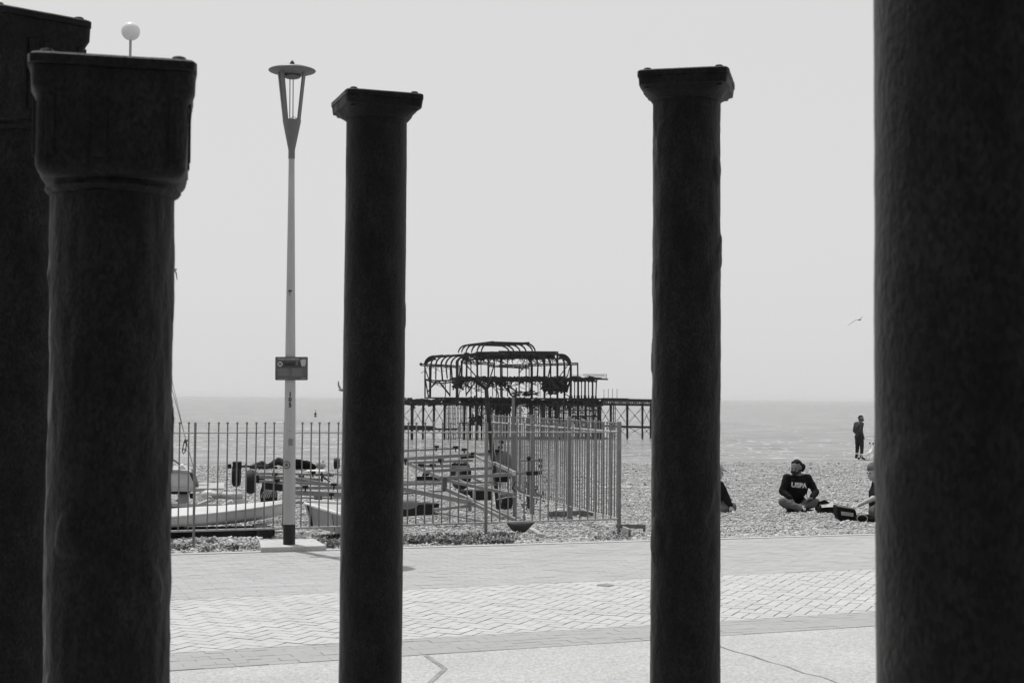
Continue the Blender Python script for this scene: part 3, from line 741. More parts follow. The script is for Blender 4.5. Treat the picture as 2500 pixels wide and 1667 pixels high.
b7(t2, 'cross_beam', 650, 645, .48, 1700, 590, .50, 0.035, 0.051)
b7(t2, 'cross_beam', 1440, 590, .50, 1890, 567, .52, 0.035, 0.039)
b7(t2, 'rubber_end', 1920, 575, .52, 2120, 562, .52, 0.056, 0.060, RUBBER)
b7(t2, 'rubber_end', 280, 650, .42, 650, 645, .42, 0.048, 0.064, RUBBER)
b7(t2, 'handle_bar', 1810, 383, .70, 2090, 383, .70, .03, None, GALV, True)
b = MB(); b.ball(P(*c7(1935, 355), .74), .035, 10); wpar_to(b.build('handle_knob', RUBBER, None, True), t2)
for y, h in ((383, .70), (470, .60)):
    b = MB(); b.ball(P(*c7(2110, y), h), .04, 10, (1, 1, .8)); wpar_to(b.build('guide_roller', RUBBER, None, True), t2)
b7(t2, 'guide_post', 2112, 390, .69, 2112, 560, .52, 0.023, 0.023, GREYR)
b = MB(); p = P(*c7(1722, 573), .56); b.tube([p + Vector((0, -.05, 0)), p + Vector((0, .03, 0))], .036, 14); wpar_to(b.build('tube_end', mat('pale_plastic', .5, .6, .3), None, True), t2)
wheel(t2, P(*c7(1550, 470), .42), .28, .20, (1, .45, 0))
wheel(t2, P(*c7(935, 590), .30), .27, .18, (1, .6, 0))
b7(t2, 'mudguard', 1430, 640, .44, 1640, 640, .44, 0.160, 0.120, RUBBER)
b7(t2, 'axle', 900, 720, .36, 1640, 690, .36, 0.031, 0.031)
b7(t2, 'spring_leaf', 1020, 760, .34, 1540, 735, .34, 0.031, 0.016)
b7(t2, 'side_beam', 880, 660, .44, 1050, 735, .38, 0.023, 0.031)
b7(t2, 'side_beam', 1120, 650, .44, 1250, 710, .38, 0.023, 0.031)
# rope on the tyre
rp = MB()
for k in range(4):
    c = P(*c7(925, 560), .34); rp.tube([c + Vector((.035 * k - .05 + .02 * math.cos(a), -.06 + .25 * math.cos(a) * .5, -.06 + .25 * math.sin(a))) for a in [R(20 + 14 * j) for j in range(11)]], .008, 6)
tag(rp.build('coiled_rope', ROPE, None, True), 'rope looped over the trailer tyre in the middle of the compound', 'rope')
for (x, y, h) in ((120, 395, .66), (420, 610, .50), (350, 470, .60), (860, 205, .80), (575, 198, .80), (1120, 300, .72), (985, 240, .76), (640, 395, .66), (520, 470, .60)):
    b = MB(); q_ = P(*c7(x, y), h); b.tube([q_ + Vector((-.045, 0, .02)), q_ + Vector((.045, 0, .02))], .022, 8); b.bar(q_ - Vector((0, 0, .06)), q_ + Vector((0, 0, .02)), .02); wpar_to(b.build('keel_roller', RUBBER, None), t2)
for pts_ in (((380, 470, .6), (395, 540, .54), (370, 610, .48), (385, 690, .40)), ((880, 740, .40), (905, 800, .34), (900, 880, .24)), ((1700, 590, .5), (1740, 700, .4), (1690, 790, .3), (1750, 850, .24))):
    b = MB(); b.tube([P(*c7(x, y), h) for x, y, h in pts_], .008, 6); wpar_to(b.build('cable', RUBBER, None, True), t2)
# third trailer, left of the dark column
t3 = thing('boat_trailer', 'low trailer whose two black wheels stick up left of the lamp post', 'boat trailer', P(*c6(900, 700), .4), 'boat trailers parked in the compound')
def b6(t, name, x1, y1, h1, x2, y2, h2, wd, ht=None, m=None, tube=False): return beam(t, name, P(*c6(x1, y1), h1), P(*c6(x2, y2), h2), wd, ht, m, tube)
b6(t3, 'side_beam', 420, 575, .52, 1360, 590, .50, 0.031, 0.031)
b6(t3, 'side_beam', 500, 622, .50, 1400, 675, .44, 0.031, 0.050)
b6(t3, 'side_beam', 500, 690, .44, 1700, 745, .38, 0.031, 0.037)
b6(t3, 'drawbar', 1030, 660, .46, 1720, 775, .36, 0.031, 0.050)
b6(t3, 'cross_beam', 880, 790, .36, 1720, 785, .36, 0.031, 0.043)
b6(t3, 'cross_beam', 900, 850, .32, 1900, 900, .28, 0.037, 0.068)
b6(t3, 'cross_beam', 900, 930, .24, 1900, 945, .24, 0.019, 0.019)
b6(t3, 'cross_beam', 960, 1005, .18, 1900, 1000, .18, 0.025, 0.031)
b6(t3, 'rubber_pad', 540, 750, .40, 900, 790, .36, 0.096, 0.096, RUBBER)
b6(t3, 'cross_beam', 1360, 580, .5, 1900, 600, .5, 0.025, 0.025)
b6(t3, 'upright', 1420, 560, .55, 1425, 740, .36, 0.031, 0.031, MATS['dark_steel'])
b6(t3, 'winch_arm', 1380, 580, .52, 1540, 700, .40, 0.031, 0.025, MATS['dark_steel'])
b6(t3, 'winch_arm', 1330, 600, .50, 1600, 610, .49, 0.019, 0.019, MATS['dark_steel'])
b6(t3, 'winch_arm', 1540, 570, .53, 1545, 620, .48, 0.019, 0.019, MATS['dark_steel'])
b = MB(); b.lathe([(.03, -.085), (.055, -.07), (.06, .0), (.06, .07)], P(*c6(1365, 980), .14), 14); wpar_to(b.build('hub_cap', RUBBER, None, True), t3)
b6(t3, 'mudguard', 110, 455, .66, 240, 455, .66, 0.176, 0.104, RUBBER)
b6(t3, 'axle', 240, 470, .62, 520, 470, .62, 0.031, 0.031, MATS['dark_steel'])
b6(t3, 'bracket', 300, 430, .66, 310, 540, .54, 0.019, 0.019, GALV)
b6(t3, 'light_unit', 20, 470, .62, 90, 470, .62, 0.048, 0.064, RUBBER)
b6(t3, 'spring_box', 380, 600, .50, 520, 660, .46, 0.128, 0.112, RUBBER)
def upwheel(x, ytop, ybot, dist, wd=.125):
    a, c = D(*c6(x, ytop), dist), D(*c6(x, ybot), dist); m_ = (a + c) / 2; wheel(t3, m_, (a - c).length / 2, wd, (1, .12, 0))
upwheel(165, 425, 770, 21.2); upwheel(375, 520, 875, 19.6)
wheel(t3, P(*c6(640, 930), .18), .20, .17, (1, .5, .1))
for (x, y, h) in ((730, 605, .52), (1120, 640, .47), (760, 690, .44), (1290, 580, .52), (1180, 790, .38), (1600, 760, .40), (1560, 900, .30)):
    b = MB(); q_ = P(*c6(x, y), h); b.tube([q_ + Vector((-.04, 0, .02)), q_ + Vector((.04, 0, .02))], .022, 8); b.bar(q_ - Vector((0, 0, .05)), q_ + Vector((0, 0, .02)), .02); wpar_to(b.build('keel_roller', RUBBER, None), t3)
rp = MB()
for k in range(5):
    c = P(*c6(600, 930), .20); rp.tube([c + Vector((.03 * k + .03 * math.sin(a) , -.10 - .02 * k, .16 * math.sin(a) - .03)) + Vector((.05 * math.cos(a), .08 * math.cos(a), 0)) for a in [R(15 + 15 * j) for j in range(11)]], .007, 6)
tag(rp.build('coiled_rope', ROPE, None, True), 'pale rope coiled round the hub just left of the lamp post', 'rope')

# low black tray at the foot of the central column
p = P(*c7(230, 1120), .06)
tr = thing('plastic_tray', 'low black tray with a rounded grey bag end, right of the slender column', 'tray', p)
b = MB(); b.bar(P(*c7(-60, 1115), .08), P(*c7(520, 1085), .08), .34, .16); wpar_to(b.build('tray_body', RUBBER, None, bevel=.015), tr)
b = MB(); b.ball(P(*c7(120, 1010), .22), .14, 16, (1.3, 1, .62)); wpar_to(b.build('bag_end', mat('grey_plastic', .2, .6, .3, .3, 8), None, True), tr)

# uprights standing in the compound
def stick(name, pts, r, m, label, cat, n=10): 
    b_ = MB(); b_.tube(pts, r, n); return b_
yb = gpt(1218, 1248)
yp = thing('forked_mast_prop', 'dark leaning pole ending in a Y fork in front of the ruined pier', 'mast prop', yb)
yd = yb.y
b = MB(); b.tube([yb - Vector((0, 0, .1)), D(1208, 1160, yd), D(1197, 1060, yd), D(1191, 1000, yd), D(1187, 947, yd)], [.032, .034, .034, .036, .032], 10); wpar_to(b.build('pole', mat('tarred_pole', .045, .85, .15, .5, 6, .004, 30), None, True), yp)
for (x, y) in ((1159, 923), (1204, 921)):
    b = MB(); b.tube([D(1187, 950, yd), D(x, y, yd)], .026, 8); wpar_to(b.build('fork_arm', mat('dark_tar_wood', .03, .8, .2, .3, 9), None, True), yp)
ub = gpt(1256, 1262)
up = thing('mast_crutch', 'tallest grey steel upright with a U shaped cradle on top', 'mast prop', ub); ud = ub.y
b = MB(); b.bar(ub - Vector((0, 0, .1)), D(1253, 969, ud), .046, .046); wpar_to(b.build('upright', GALV, None, bevel=.004), up)
b = MB(); b.tube([D(1241, 946, ud), D(1243.5, 956, ud), D(1247, 964, ud), D(1253, 967.5, ud), D(1258, 965, ud)], .014, 8); b.tube([D(1260.5, 946, ud), D(1260.5, 962, ud)], .012, 8); wpar_to(b.build('cradle', mat('dark_tar_wood', .03), None, True), up)
vb = gpt(1270, 1222)
vp = thing('mast_crutch', 'shorter grey upright with a flat pale bar across its top', 'mast prop', vb); vd = vb.y
b = MB(); b.bar(vb - Vector((0, 0, .1)), D(1270.5, 993, vd), .046, .046); wpar_to(b.build('upright', GALV, None, bevel=.004), vp)
b = MB(); b.bar(D(1265, 990, vd), D(1284, 988, vd), .05, .022); wpar_to(b.build('top_bar', GALV2, None, bevel=.003), vp)
wb = gpt(1133 + 160, 1245)
wpst = thing('winch_post', 'short dark post with a knob behind the railing, tied with cloth', 'post', wb)
b = MB(); b.bar(wb - Vector((0, 0, .1)), D(1291, 1118, wb.y), .06, .05, taper=.8); b.ball(D(1291, 1116, wb.y), .035, 10); wpar_to(b.build('post_body', mat('dark_steel', .05), None, True), wpst)
# cloth and rope tangle tied to it
rb = MB(); c0 = D(1290, 1200, wb.y - .15)
for k in range(26):
    a = Vector((random.gauss(0, .09), random.gauss(0, .05), random.gauss(0, .12))); pp = [c0 + a]
    for j in range(5): pp.append(pp[-1] + Vector((random.gauss(0, .05), random.gauss(0, .03), random.gauss(-.01, .05))))
    rb.tube(pp, random.uniform(.006, .015), 5)
rg = tag(rb.build('rope_tangle', mat('dirty_rope', .12, .9, .1, .6, 14), None, True), 'tangled rope and rag knotted round the dark post', 'rope')
rb = MB(); pa = [D(1283, 1162, wb.y - .16), D(1278, 1175, wb.y - .15), D(1274, 1192, wb.y - .18), D(1268, 1205, wb.y - .2)]
rb.tube(pa, [.022, .03, .022, .01], 7); tag(rb.build('hanging_rag', WHITECL, None, True), 'white rag hanging above the rope tangle', 'rag')
# stay rope between the props
rb = MB(); rb.tube([D(1213, 1219, 18.6), D(1240, 1213, 19), D(1277, 1212, 19.4)], .007, 6); tag(rb.build('stay_rope', ROPE, None, True), 'thin pale rope strung low between the leaning pole and the tangle', 'rope')
# dark rounded fender hanging at the foot of the front railing
fp = gpt(1272, 1306)
b = MB(); secs = []
prof = [(-.17, .010, .055), (-.15, .03, .04), (-.10, .065, .015), (-.02, .085, 0), (.06, .075, .005), (.12, .04, .03), (.165, .015, .055), (.18, .006, .06)]
for (x, r_, dz) in prof: secs.append([(x, r_ * 1.0 * math.cos(a), .09 + dz + r_ * .9 * math.sin(a)) for a in [2 * math.pi * k / 18 for k in range(18)]])
b.sections(secs); o = b.build('boat_fender', mat('dark_rubber_grey', .05, .75, .25, .4, 9, .006, 30), None, True); o.location = (fp.x - .01, fp.y, fp.z + .01)
tag(o, 'dark rounded fender slung under the front railing at the drawbar end', 'fender')
pk = MB(); a = gpt(1295, 1299); c = gpt(1322, 1314); pk.bar(a + Vector((0, 0, .04)), c + Vector((0, 0, .03)), .07, .05)
tag(pk.build('timber_offcut', WOODL, None, bevel=.004), 'pale timber offcut on the shingle beside the dark fender', 'timber')
pk = MB(); a = gpt(1341, 1266); c = gpt(1444, 1262); pk.bar(a + Vector((0, 0, .05)), c + Vector((0, 0, .05)), .12, .12)
tag(pk.build('timber_sleeper', WOOD, None, bevel=.006), 'dark timber sleeper lying inside the compound corner', 'timber')
# low timber frame outside the corner post
q0, q1, q2 = gpt(1514, 1303), gpt(1537, 1313), gpt(1573, 1300)
tf = thing('low_trestle', 'low bent wooden trestle on the shingle outside the railing corner', 'trestle', q1)
H_ = Vector((0, 0, .085))
b = MB(); b.bar(q0 + H_, q1 + H_, .03, .055); wpar_to(b.build('rail', WOODL, None, bevel=.004), tf)
b = MB(); b.bar(q1 + H_ + Vector((-.12, .45, .02)), q2 + H_ * .9, .03, .05); wpar_to(b.build('rail', WOOD, None, bevel=.004), tf)
for q in (q1, q2):
    b = MB(); b.bar(q - Vector((0, 0, .1)), q + Vector((0, 0, .10)), .028, .028); wpar_to(b.build('leg', WOOD, None, bevel=.003), tf)

# ------------------------------------------------------------------ boats
# long white hull lying behind the railing, bow at the lamp post
hy = 17.35; sc = 1 / (FPX / hy)
ca_ = D(360, 1262, hy); cb_ = D(700, 1238, hy + 1.1)
hl = thing('sailing_dinghy', 'long white dinghy hull on its chocks, bow ending at the lamp post', 'boat', (ca_.x, ca_.y, 0))
dirv = Vector((cb_.x - ca_.x, cb_.y - ca_.y, 0)); HLn = dirv.length + 1.6; dirv.normalize(); nrm = Vector((-dirv.y, dirv.x, 0))
org = Vector((cb_.x, cb_.y, 0)) - dirv * HLn
def hull(org, dirv, nrm, L, W, zk, zs, bow_rise, mhull, mdeck, parent, flat=.5, n=28):
    secs = []; dk = []; N_ = 15
    for i in range(n + 1):
        t = i / n; wv = W / 2 * (1 - max(0, (t - .45) / .55) ** 2.2) * (.86 + .14 * min(1, t * 4)) + .004
        keel = zk + bow_rise * .9 * max(0, (t - .7) / .3) ** 2; sheer = zs + bow_rise * max(0, (t - .3) / .7) ** 1.6
        c = org + dirv * (L * t); ring = []
        for k in range(N_):
            a = math.pi * k / (N_ - 1); u = math.cos(a); s_ = math.sin(a)
            ring.append(c + nrm * (wv * math.copysign(abs(u) ** .55, u)) + Vector((0, 0, sheer - (sheer - keel) * s_ ** .38)))
        for k in range(1, 8):
            u = -1 + 2 * k / 8; ring.append(c + nrm * (wv * u * .98) + Vector((0, 0, sheer + .045 * (1 - u * u))))
        secs.append(ring)
    b_ = MB(); b_.sections(secs); ob = b_.build('hull', mhull, None, True); wpar_to(ob, parent)
    for s_ in (-1, 1):
        g_ = MB(); pts2 = []
        for i in range(n + 1):
            r_ = secs[i][0 if s_ > 0 else 14]; pts2.append(Vector(r_) + Vector((0, 0, .005)))
        g_.tube(pts2, .014, 8); wpar_to(g_.build('gunwale', mdeck, None, True), parent)
hull(org, dirv, nrm, HLn, .95, .06, .19, .085, HULL, COVER, hl)
b = MB(); pz = P(482, 1258, .15); b.box(Vector((pz.x, pz.y - .02, pz.z)), .10, .03, .12, .1); wpar_to(b.build('rudder_bracket', RUBBER, None, bevel=.01), hl)
for px in (430, 640):
    b = MB(); q = D(px, 1300, hy + .3); b.box((q.x, q.y, -.04), .16, .7, .18, .3); wpar_to(b.build('chock', RUBBER, None, bevel=.01), hl)
b = MB(); pa, pb = P(395, 1304, -.02), P(657, 1299, -.02); b.bar(pa + Vector((0, .25, 0)), pb + Vector((0, .25, 0)), .5, .085)  # black block stands in for the shade on the ground under the hull
tb = thing('hull_shade_block', 'black block painted in as the shade beneath the long white hull', 'painted shade', pa); wpar_to(b.build('shade_block', RUBBER, None, bevel=.01), tb)
# cabin boat further back
bd = 21.0
bt = thing('cabin_boat', 'white boat with a boxy canvas-covered cabin at the left behind the railing', 'boat', (D(430, 1200, bd).x, bd, 0))
def prism(pts, d0, dz, name, m, parent, bevel=.01):
    b_ = MB(); f_ = [D(x, y, d0) for x, y in pts]; bk = [p_ + Vector((p_.x * dz / p_.y, dz, 0)) for p_ in f_]; n_ = len(pts)
    b_.add(f_ + bk, [tuple(range(n_)), tuple(range(n_, 2 * n_))[::-1]] + [(k, n_ + k, n_ + (k + 1) % n_, (k + 1) % n_) for k in range(n_)])
    ob = b_.build(name, m, None, False, bevel); wpar_to(ob, parent); return ob
prism([(340, 1150), (461, 1153), (477, 1191), (340, 1191)], bd, 1.3, 'cabin', HULL, bt)
prism([(340, 1144), (455, 1147), (468, 1152), (466, 1155), (340, 1150)], bd - .03, 1.4, 'cabin_roof', HULL2, bt)
prism([(462, 1153), (470, 1153), (486, 1191), (478, 1191)], bd + .1, 1.1, 'cabin_end', mat('grey_canvas', .12, .8, .2, .3, 9), bt)
prism([(434, 1146), (442, 1134), (446, 1134), (458, 1147)], bd + .2, .3, 'canvas_peak', COVER, bt)
prism([(340, 1191), (548, 1191), (548, 1194), (480, 1200), (340, 1199)], bd - .1, 1.3, 'deck', HULL2, bt)
prism([(340, 1199), (470, 1199), (455, 1206), (340, 1206)], bd, 1.3, 'underside', mat('dark_antifouling', .02, .6, .3), bt)
prism([(437, 1206), (460, 1206), (458, 1228), (436, 1230)], bd + .1, .3, 'support_leg', HULL2, bt)
prism([(462, 1205), (472, 1205), (472, 1217), (464, 1217)], bd, .1, 'fitting', RUBBER, bt)
prism([(482, 1204), (490, 1203), (497, 1224), (488, 1226)], bd - .1, .08, 'white_strut', COVER, bt)
b = MB(); b.tube([D(409, 1113, bd), D(440, 1133.5, bd)], .012, 6); wpar_to(b.build('boom_strut', MATS['grey_canvas'], None, True), bt)
for (a, c, r_) in (((398, 870), (480, 1168), .005), ((404, 860), (452, 1068), .004), ((452, 1068), (482, 1178), .0035)):
    b = MB(); b.tube([D(*a, bd), D(*c, bd)], r_, 5); wpar_to(b.build('shroud', mat('wire', .2, .5, .4), None, True), bt)
b = MB(); b.tube([D(452, 1072, bd), D(447, 1090, bd), D(445, 1100, bd), D(448, 1108, bd), D(453, 1100, bd), D(455, 1086, bd), D(452, 1074, bd)], .008, 6)
b.tube([D(448, 1081, bd), D(459, 1074, bd)], .012, 6); b.tube([D(446, 1097, bd), D(455, 1097, bd)], .010, 6); wpar_to(b.build('rigging_block', MATS['dark_steel'], None, True), bt)
# small dark-decked boat between the two
b = MB()
fl = thing('trampoline_frame', 'white bent-tube catamaran frame with moulded ends behind the long hull', 'boat part', P(520, 1215, .3))
def t5(pts_, r_, name, m, hh=.35):
    b_ = MB(); b_.tube([P(400 + .1531 * x, 1080 + .1531 * y, h_) for x, y, h_ in pts_], r_, 10); wpar_to(b_.build(name, m, None, True), fl)
t5([(540, 995, .20), (700, 930, .26), (820, 890, .30), (915, 785, .42)], .022, 'bent_tube', COVER)
t5([(780, 835, .36), (930, 840, .36), (1090, 850, .36), (1240, 845, .36)], .045, 'cross_tube', HULL2)
t5([(850, 1050, .16), (960, 1000, .2), (1090, 930, .26)], .024, 'bent_tube', COVER)
t5([(680, 870, .34), (760, 880, .33)], .02, 'bent_tube', HULL2)
b = MB(); q = P(400 + .1531 * 1160, 1080 + .1531 * 915, .26); b.ball(q, .10, 16, (1.2, .8, .85)); wpar_to(b.build('moulded_end', HULL, None, True), fl)
b = MB(); q = P(400 + .1531 * 720, 1080 + .1531 * 830, .32); b.ball(q, .11, 16, (1.0, .8, .6)); wpar_to(b.build('moulded_end', HULL, None, True), fl)
b = MB(); b.bar(P(340, 1236, .2), P(530, 1240, .2), .5, .06); ob = b.build('dark_board', mat('dark_board', .03, .6, .3, .3, 5), None, bevel=.01)
tag(ob, 'flat dark board lying between the long hull and the cabin boat', 'board')
# white dinghy at the right of the lamp post
d3 = thing('rowing_dinghy', 'small white dinghy between the lamp post and the slender column', 'boat', P(800, 1290, .1))
def P3(x, y, h): return P(*c6(x, y), h)
b = MB(); A0 = [D(744, 1232, 17.6), D(832, 1259, 16.95), D(930, 1274, 16.7)]; A1 = [D(764, 1286, 17.55), D(832, 1303, 17.0), D(930, 1312, 16.75)]
B0 = [D(757, 1226, 18.2), D(865, 1232, 18.3), D(948, 1240, 18.3)]
rings = [[a, (a + c) / 2 + Vector((-.01, -.02, 0)), c, q - Vector((0, 0, .25)), q] for a, c, q in zip(A0, A1, B0)]
b.sections(rings); wpar_to(b.build('hull', HULL2, None, True), d3)
b = MB(); b.tube([q + Vector((0, 0, .015)) for q in A0], .022, 8); wpar_to(b.build('gunwale', COVER, None, True), d3)
b = MB(); b.tube([q + Vector((0, 0, .015)) for q in B0], .022, 8); wpar_to(b.build('gunwale', COVER, None, True), d3)
b = MB(); b.tube([D(751, 1233, 17.5), D(756, 1248, 17.45), D(762, 1285, 17.45)], .014, 6); wpar_to(b.build('stem_strap', RUBBER, None, True), d3)
b = MB(); b.tube([D(811, 1256, 17.05), D(817, 1295, 17.0)], .004, 5); wpar_to(b.build('painter_line', RUBBER, None, True), d3)
b = MB(); q = D(822, 1131, 21.5)
o_ = thing('loose_wheel', 'black wheel just left of the slender column, standing on the trailers', 'wheel', q)
wheel(o_, q, .085, .09, (1, .1, 0)); 

# ------------------------------------------------------------------ people
def cone_caps(mb, segs):
    for (a, ra, c, rc) in segs:
        a, c = Vector(a), Vector(c); d = c - a
        if d.length < 1e-5: mb.ball(a, ra, 12); continue
        n = 14; t = d.normalized(); u = t.orthogonal().normalized(); v = t.cross(u); prof = []
        for k in range(1, 6): an = math.pi / 2 * (1 - k / 5); prof.append((-ra * math.sin(an), ra * math.cos(an)))
        for k in range(0, 5): an = math.pi / 2 * k / 5; prof.append((d.length + rc * math.sin(an), rc * math.cos(an)))
        mb.sections([[a + t * z + (u * math.cos(2 * math.pi * k / n) + v * math.sin(2 * math.pi * k / n)) * max(r_, .0005) for k in range(n)] for z, r_ in prof])
def blob(name, segs, m, parent, voxel=.012, smooth_it=6, balls=(), jit=0):
    b_ = MB(); cone_caps(b_, segs)
    for (c, r_, s3) in balls: b_.ball(c, r_, 14, s3)
    me = bpy.data.meshes.new(name); me.from_pydata(b_.v, [], b_.f); me.update()
    bm = bmesh.new(); bm.from_mesh(me); bmesh.ops.remove_doubles(bm, verts=bm.verts, dist=1e-5); bmesh.ops.recalc_face_normals(bm, faces=bm.faces); bm.to_mesh(me); bm.free()
    o = bpy.data.objects.new(name, me); C.objects.link(o)
    r_ = o.modifiers.new('r', 'REMESH'); r_.mode = 'VOXEL'; r_.voxel_size = voxel
    s_ = o.modifiers.new('s', 'SMOOTH'); s_.iterations = smooth_it; s_.factor = .5
    bpy.context.view_layer.update()
    me2 = bpy.data.meshes.new_from_object(o.evaluated_get(bpy.context.evaluated_depsgraph_get())); bpy.data.objects.remove(o)
    if jit:
        for v in me2.vertices:
            v.co += v.normal * jit * (noise.noise(v.co * 11) + .6 * noise.noise(v.co * 27 + Vector((3, 1, 7))))
    me2.materials.clear(); me2.name = name
    ob = link(name, me2, m, None, False); me2.polygons.foreach_set('use_smooth', [True] * len(me2.polygons)); ob.parent = parent; return ob
def hand_segs(w, d, side, curl=.5, up=Vector((0, 0, 1))):
    """palm and five separate fingers from wrist w pointing along d"""
    w = Vector(w); d = Vector(d).normalized(); s = d.cross(Vector(up)).normalized() * side; n_ = s.cross(d).normalized() * side; segs = []
    pc = w + d * .085
    for k in (-1.5, -.5, .5, 1.5): segs.append((w + d * .01 + s * k * .010, .016, pc + s * k * .019, .0115))
    for k, ln in ((-1.5, .062), (-.5, .078), (.5, .083), (1.5, .074)):
        a = pc + s * k * .019; d1 = (d * math.cos(curl * .5) - n_ * math.sin(curl * .5)).normalized(); d2 = (d * math.cos(curl * 1.5) - n_ * math.sin(curl * 1.5)).normalized()
        m1 = a + d1 * ln * .52; segs += [(a, .0095, m1, .0085), (m1, .0085, m1 + d2 * ln * .5, .0072)]
    th = w + d * .03 + s * .026; m1 = th + (d * .7 + s * .6 - n_ * .3).normalized() * .04; segs += [(w + d * .02 + s * .012, .014, th, .0125), (th, .0125, m1, .010), (m1, .010, m1 + (d * .9 + s * .1 - n_ * .4).normalized() * .03, .008)]
    return segs
def head_parts(t, hc, yaw, tilt, skin, hair, sc=1.0, beard=False, bun=False, cap=None, long_hair=False):
    """head with brow, nose, mouth, ears, chin; faces -Y before yaw. hc is the centre of the head."""
    M3 = Matrix.Rotation(yaw, 3, 'Z') @ Matrix.Rotation(tilt, 3, 'X'); hc = Vector(hc)
    q = lambda x, y, z: hc + M3 @ Vector((x * sc, y * sc, z * sc))
    segs = [(q(0, .008, .022), .088 * sc, q(0, .020, .030), .088 * sc), (q(0, -.022, -.02), .068 * sc, q(0, -.030, -.075), .040 * sc), (q(0, .02, -.04), .06 * sc, q(0, -.02, -.06), .052 * sc),
            (q(-.032, -.062, .012), .024 * sc, q(.032, -.062, .012), .024 * sc), (q(0, -.082, .006), .010 * sc, q(0, -.100, -.028), .0145 * sc), (q(-.022, -.078, -.058), .014 * sc, q(.022, -.078, -.058), .014 * sc),
            (q(0, -.068, -.088), .022 * sc, q(0, -.055, -.082), .026 * sc), (q(-.081, .008, .012), .014 * sc, q(-.078, .010, -.022), .012 * sc), (q(.081, .008, .012), .014 * sc, q(.078, .010, -.022), .012 * sc),
            (q(-.04, -.060, -.025), .026 * sc, q(-.03, -.055, -.05), .028 * sc), (q(.04, -.060, -.025), .026 * sc, q(.03, -.055, -.05), .028 * sc)]
    neck = [(q(0, .03, -.05), .055 * sc, q(0, .03, -.09), .054 * sc)]
    hs = []
    if hair is not None:
        hs = [(q(0, .036, .042), .090 * sc, q(0, .045, .030), .092 * sc), (q(0, .055, .0), .078 * sc, q(0, .06, -.05), .06 * sc), (q(-.035, -.022, .090), .026 * sc, q(.035, -.022, .090), .026 * sc),
              (q(-.066, .022, .06), .030 * sc, q(-.066, .045, -.04), .030 * sc), (q(.066, .022, .06), .030 * sc, q(.066, .045, -.04), .030 * sc)]
        if bun: hs += [(q(.01, .10, .01), .035 * sc, q(.03, .15, -.01), .056 * sc), (q(.03, .15, -.02), .052 * sc, q(.03, .15, -.06), .030 * sc)]
        if long_hair: hs += [(q(0, .07, -.05), .07 * sc, q(0, .07, -.13), .05 * sc)]
    beardsegs = []
    if beard: beardsegs = [(q(-.05, -.052, -.055), .026 * sc, q(0, -.078, -.088), .030 * sc), (q(.05, -.052, -.055), .026 * sc, q(0, -.078, -.088), .030 * sc), (q(-.064, -.02, -.03), .02 * sc, q(-.05, -.05, -.06), .024 * sc), (q(.064, -.02, -.03), .02 * sc, q(.05, -.05, -.06), .024 * sc), (q(-.02, -.088, -.044), .010 * sc, q(.02, -.088, -.044), .010 * sc)]
    eyes = [q(-.032, -.086, .006), q(.032, -.086, .006)]
    return segs, neck, hs, beardsegs, eyes, q
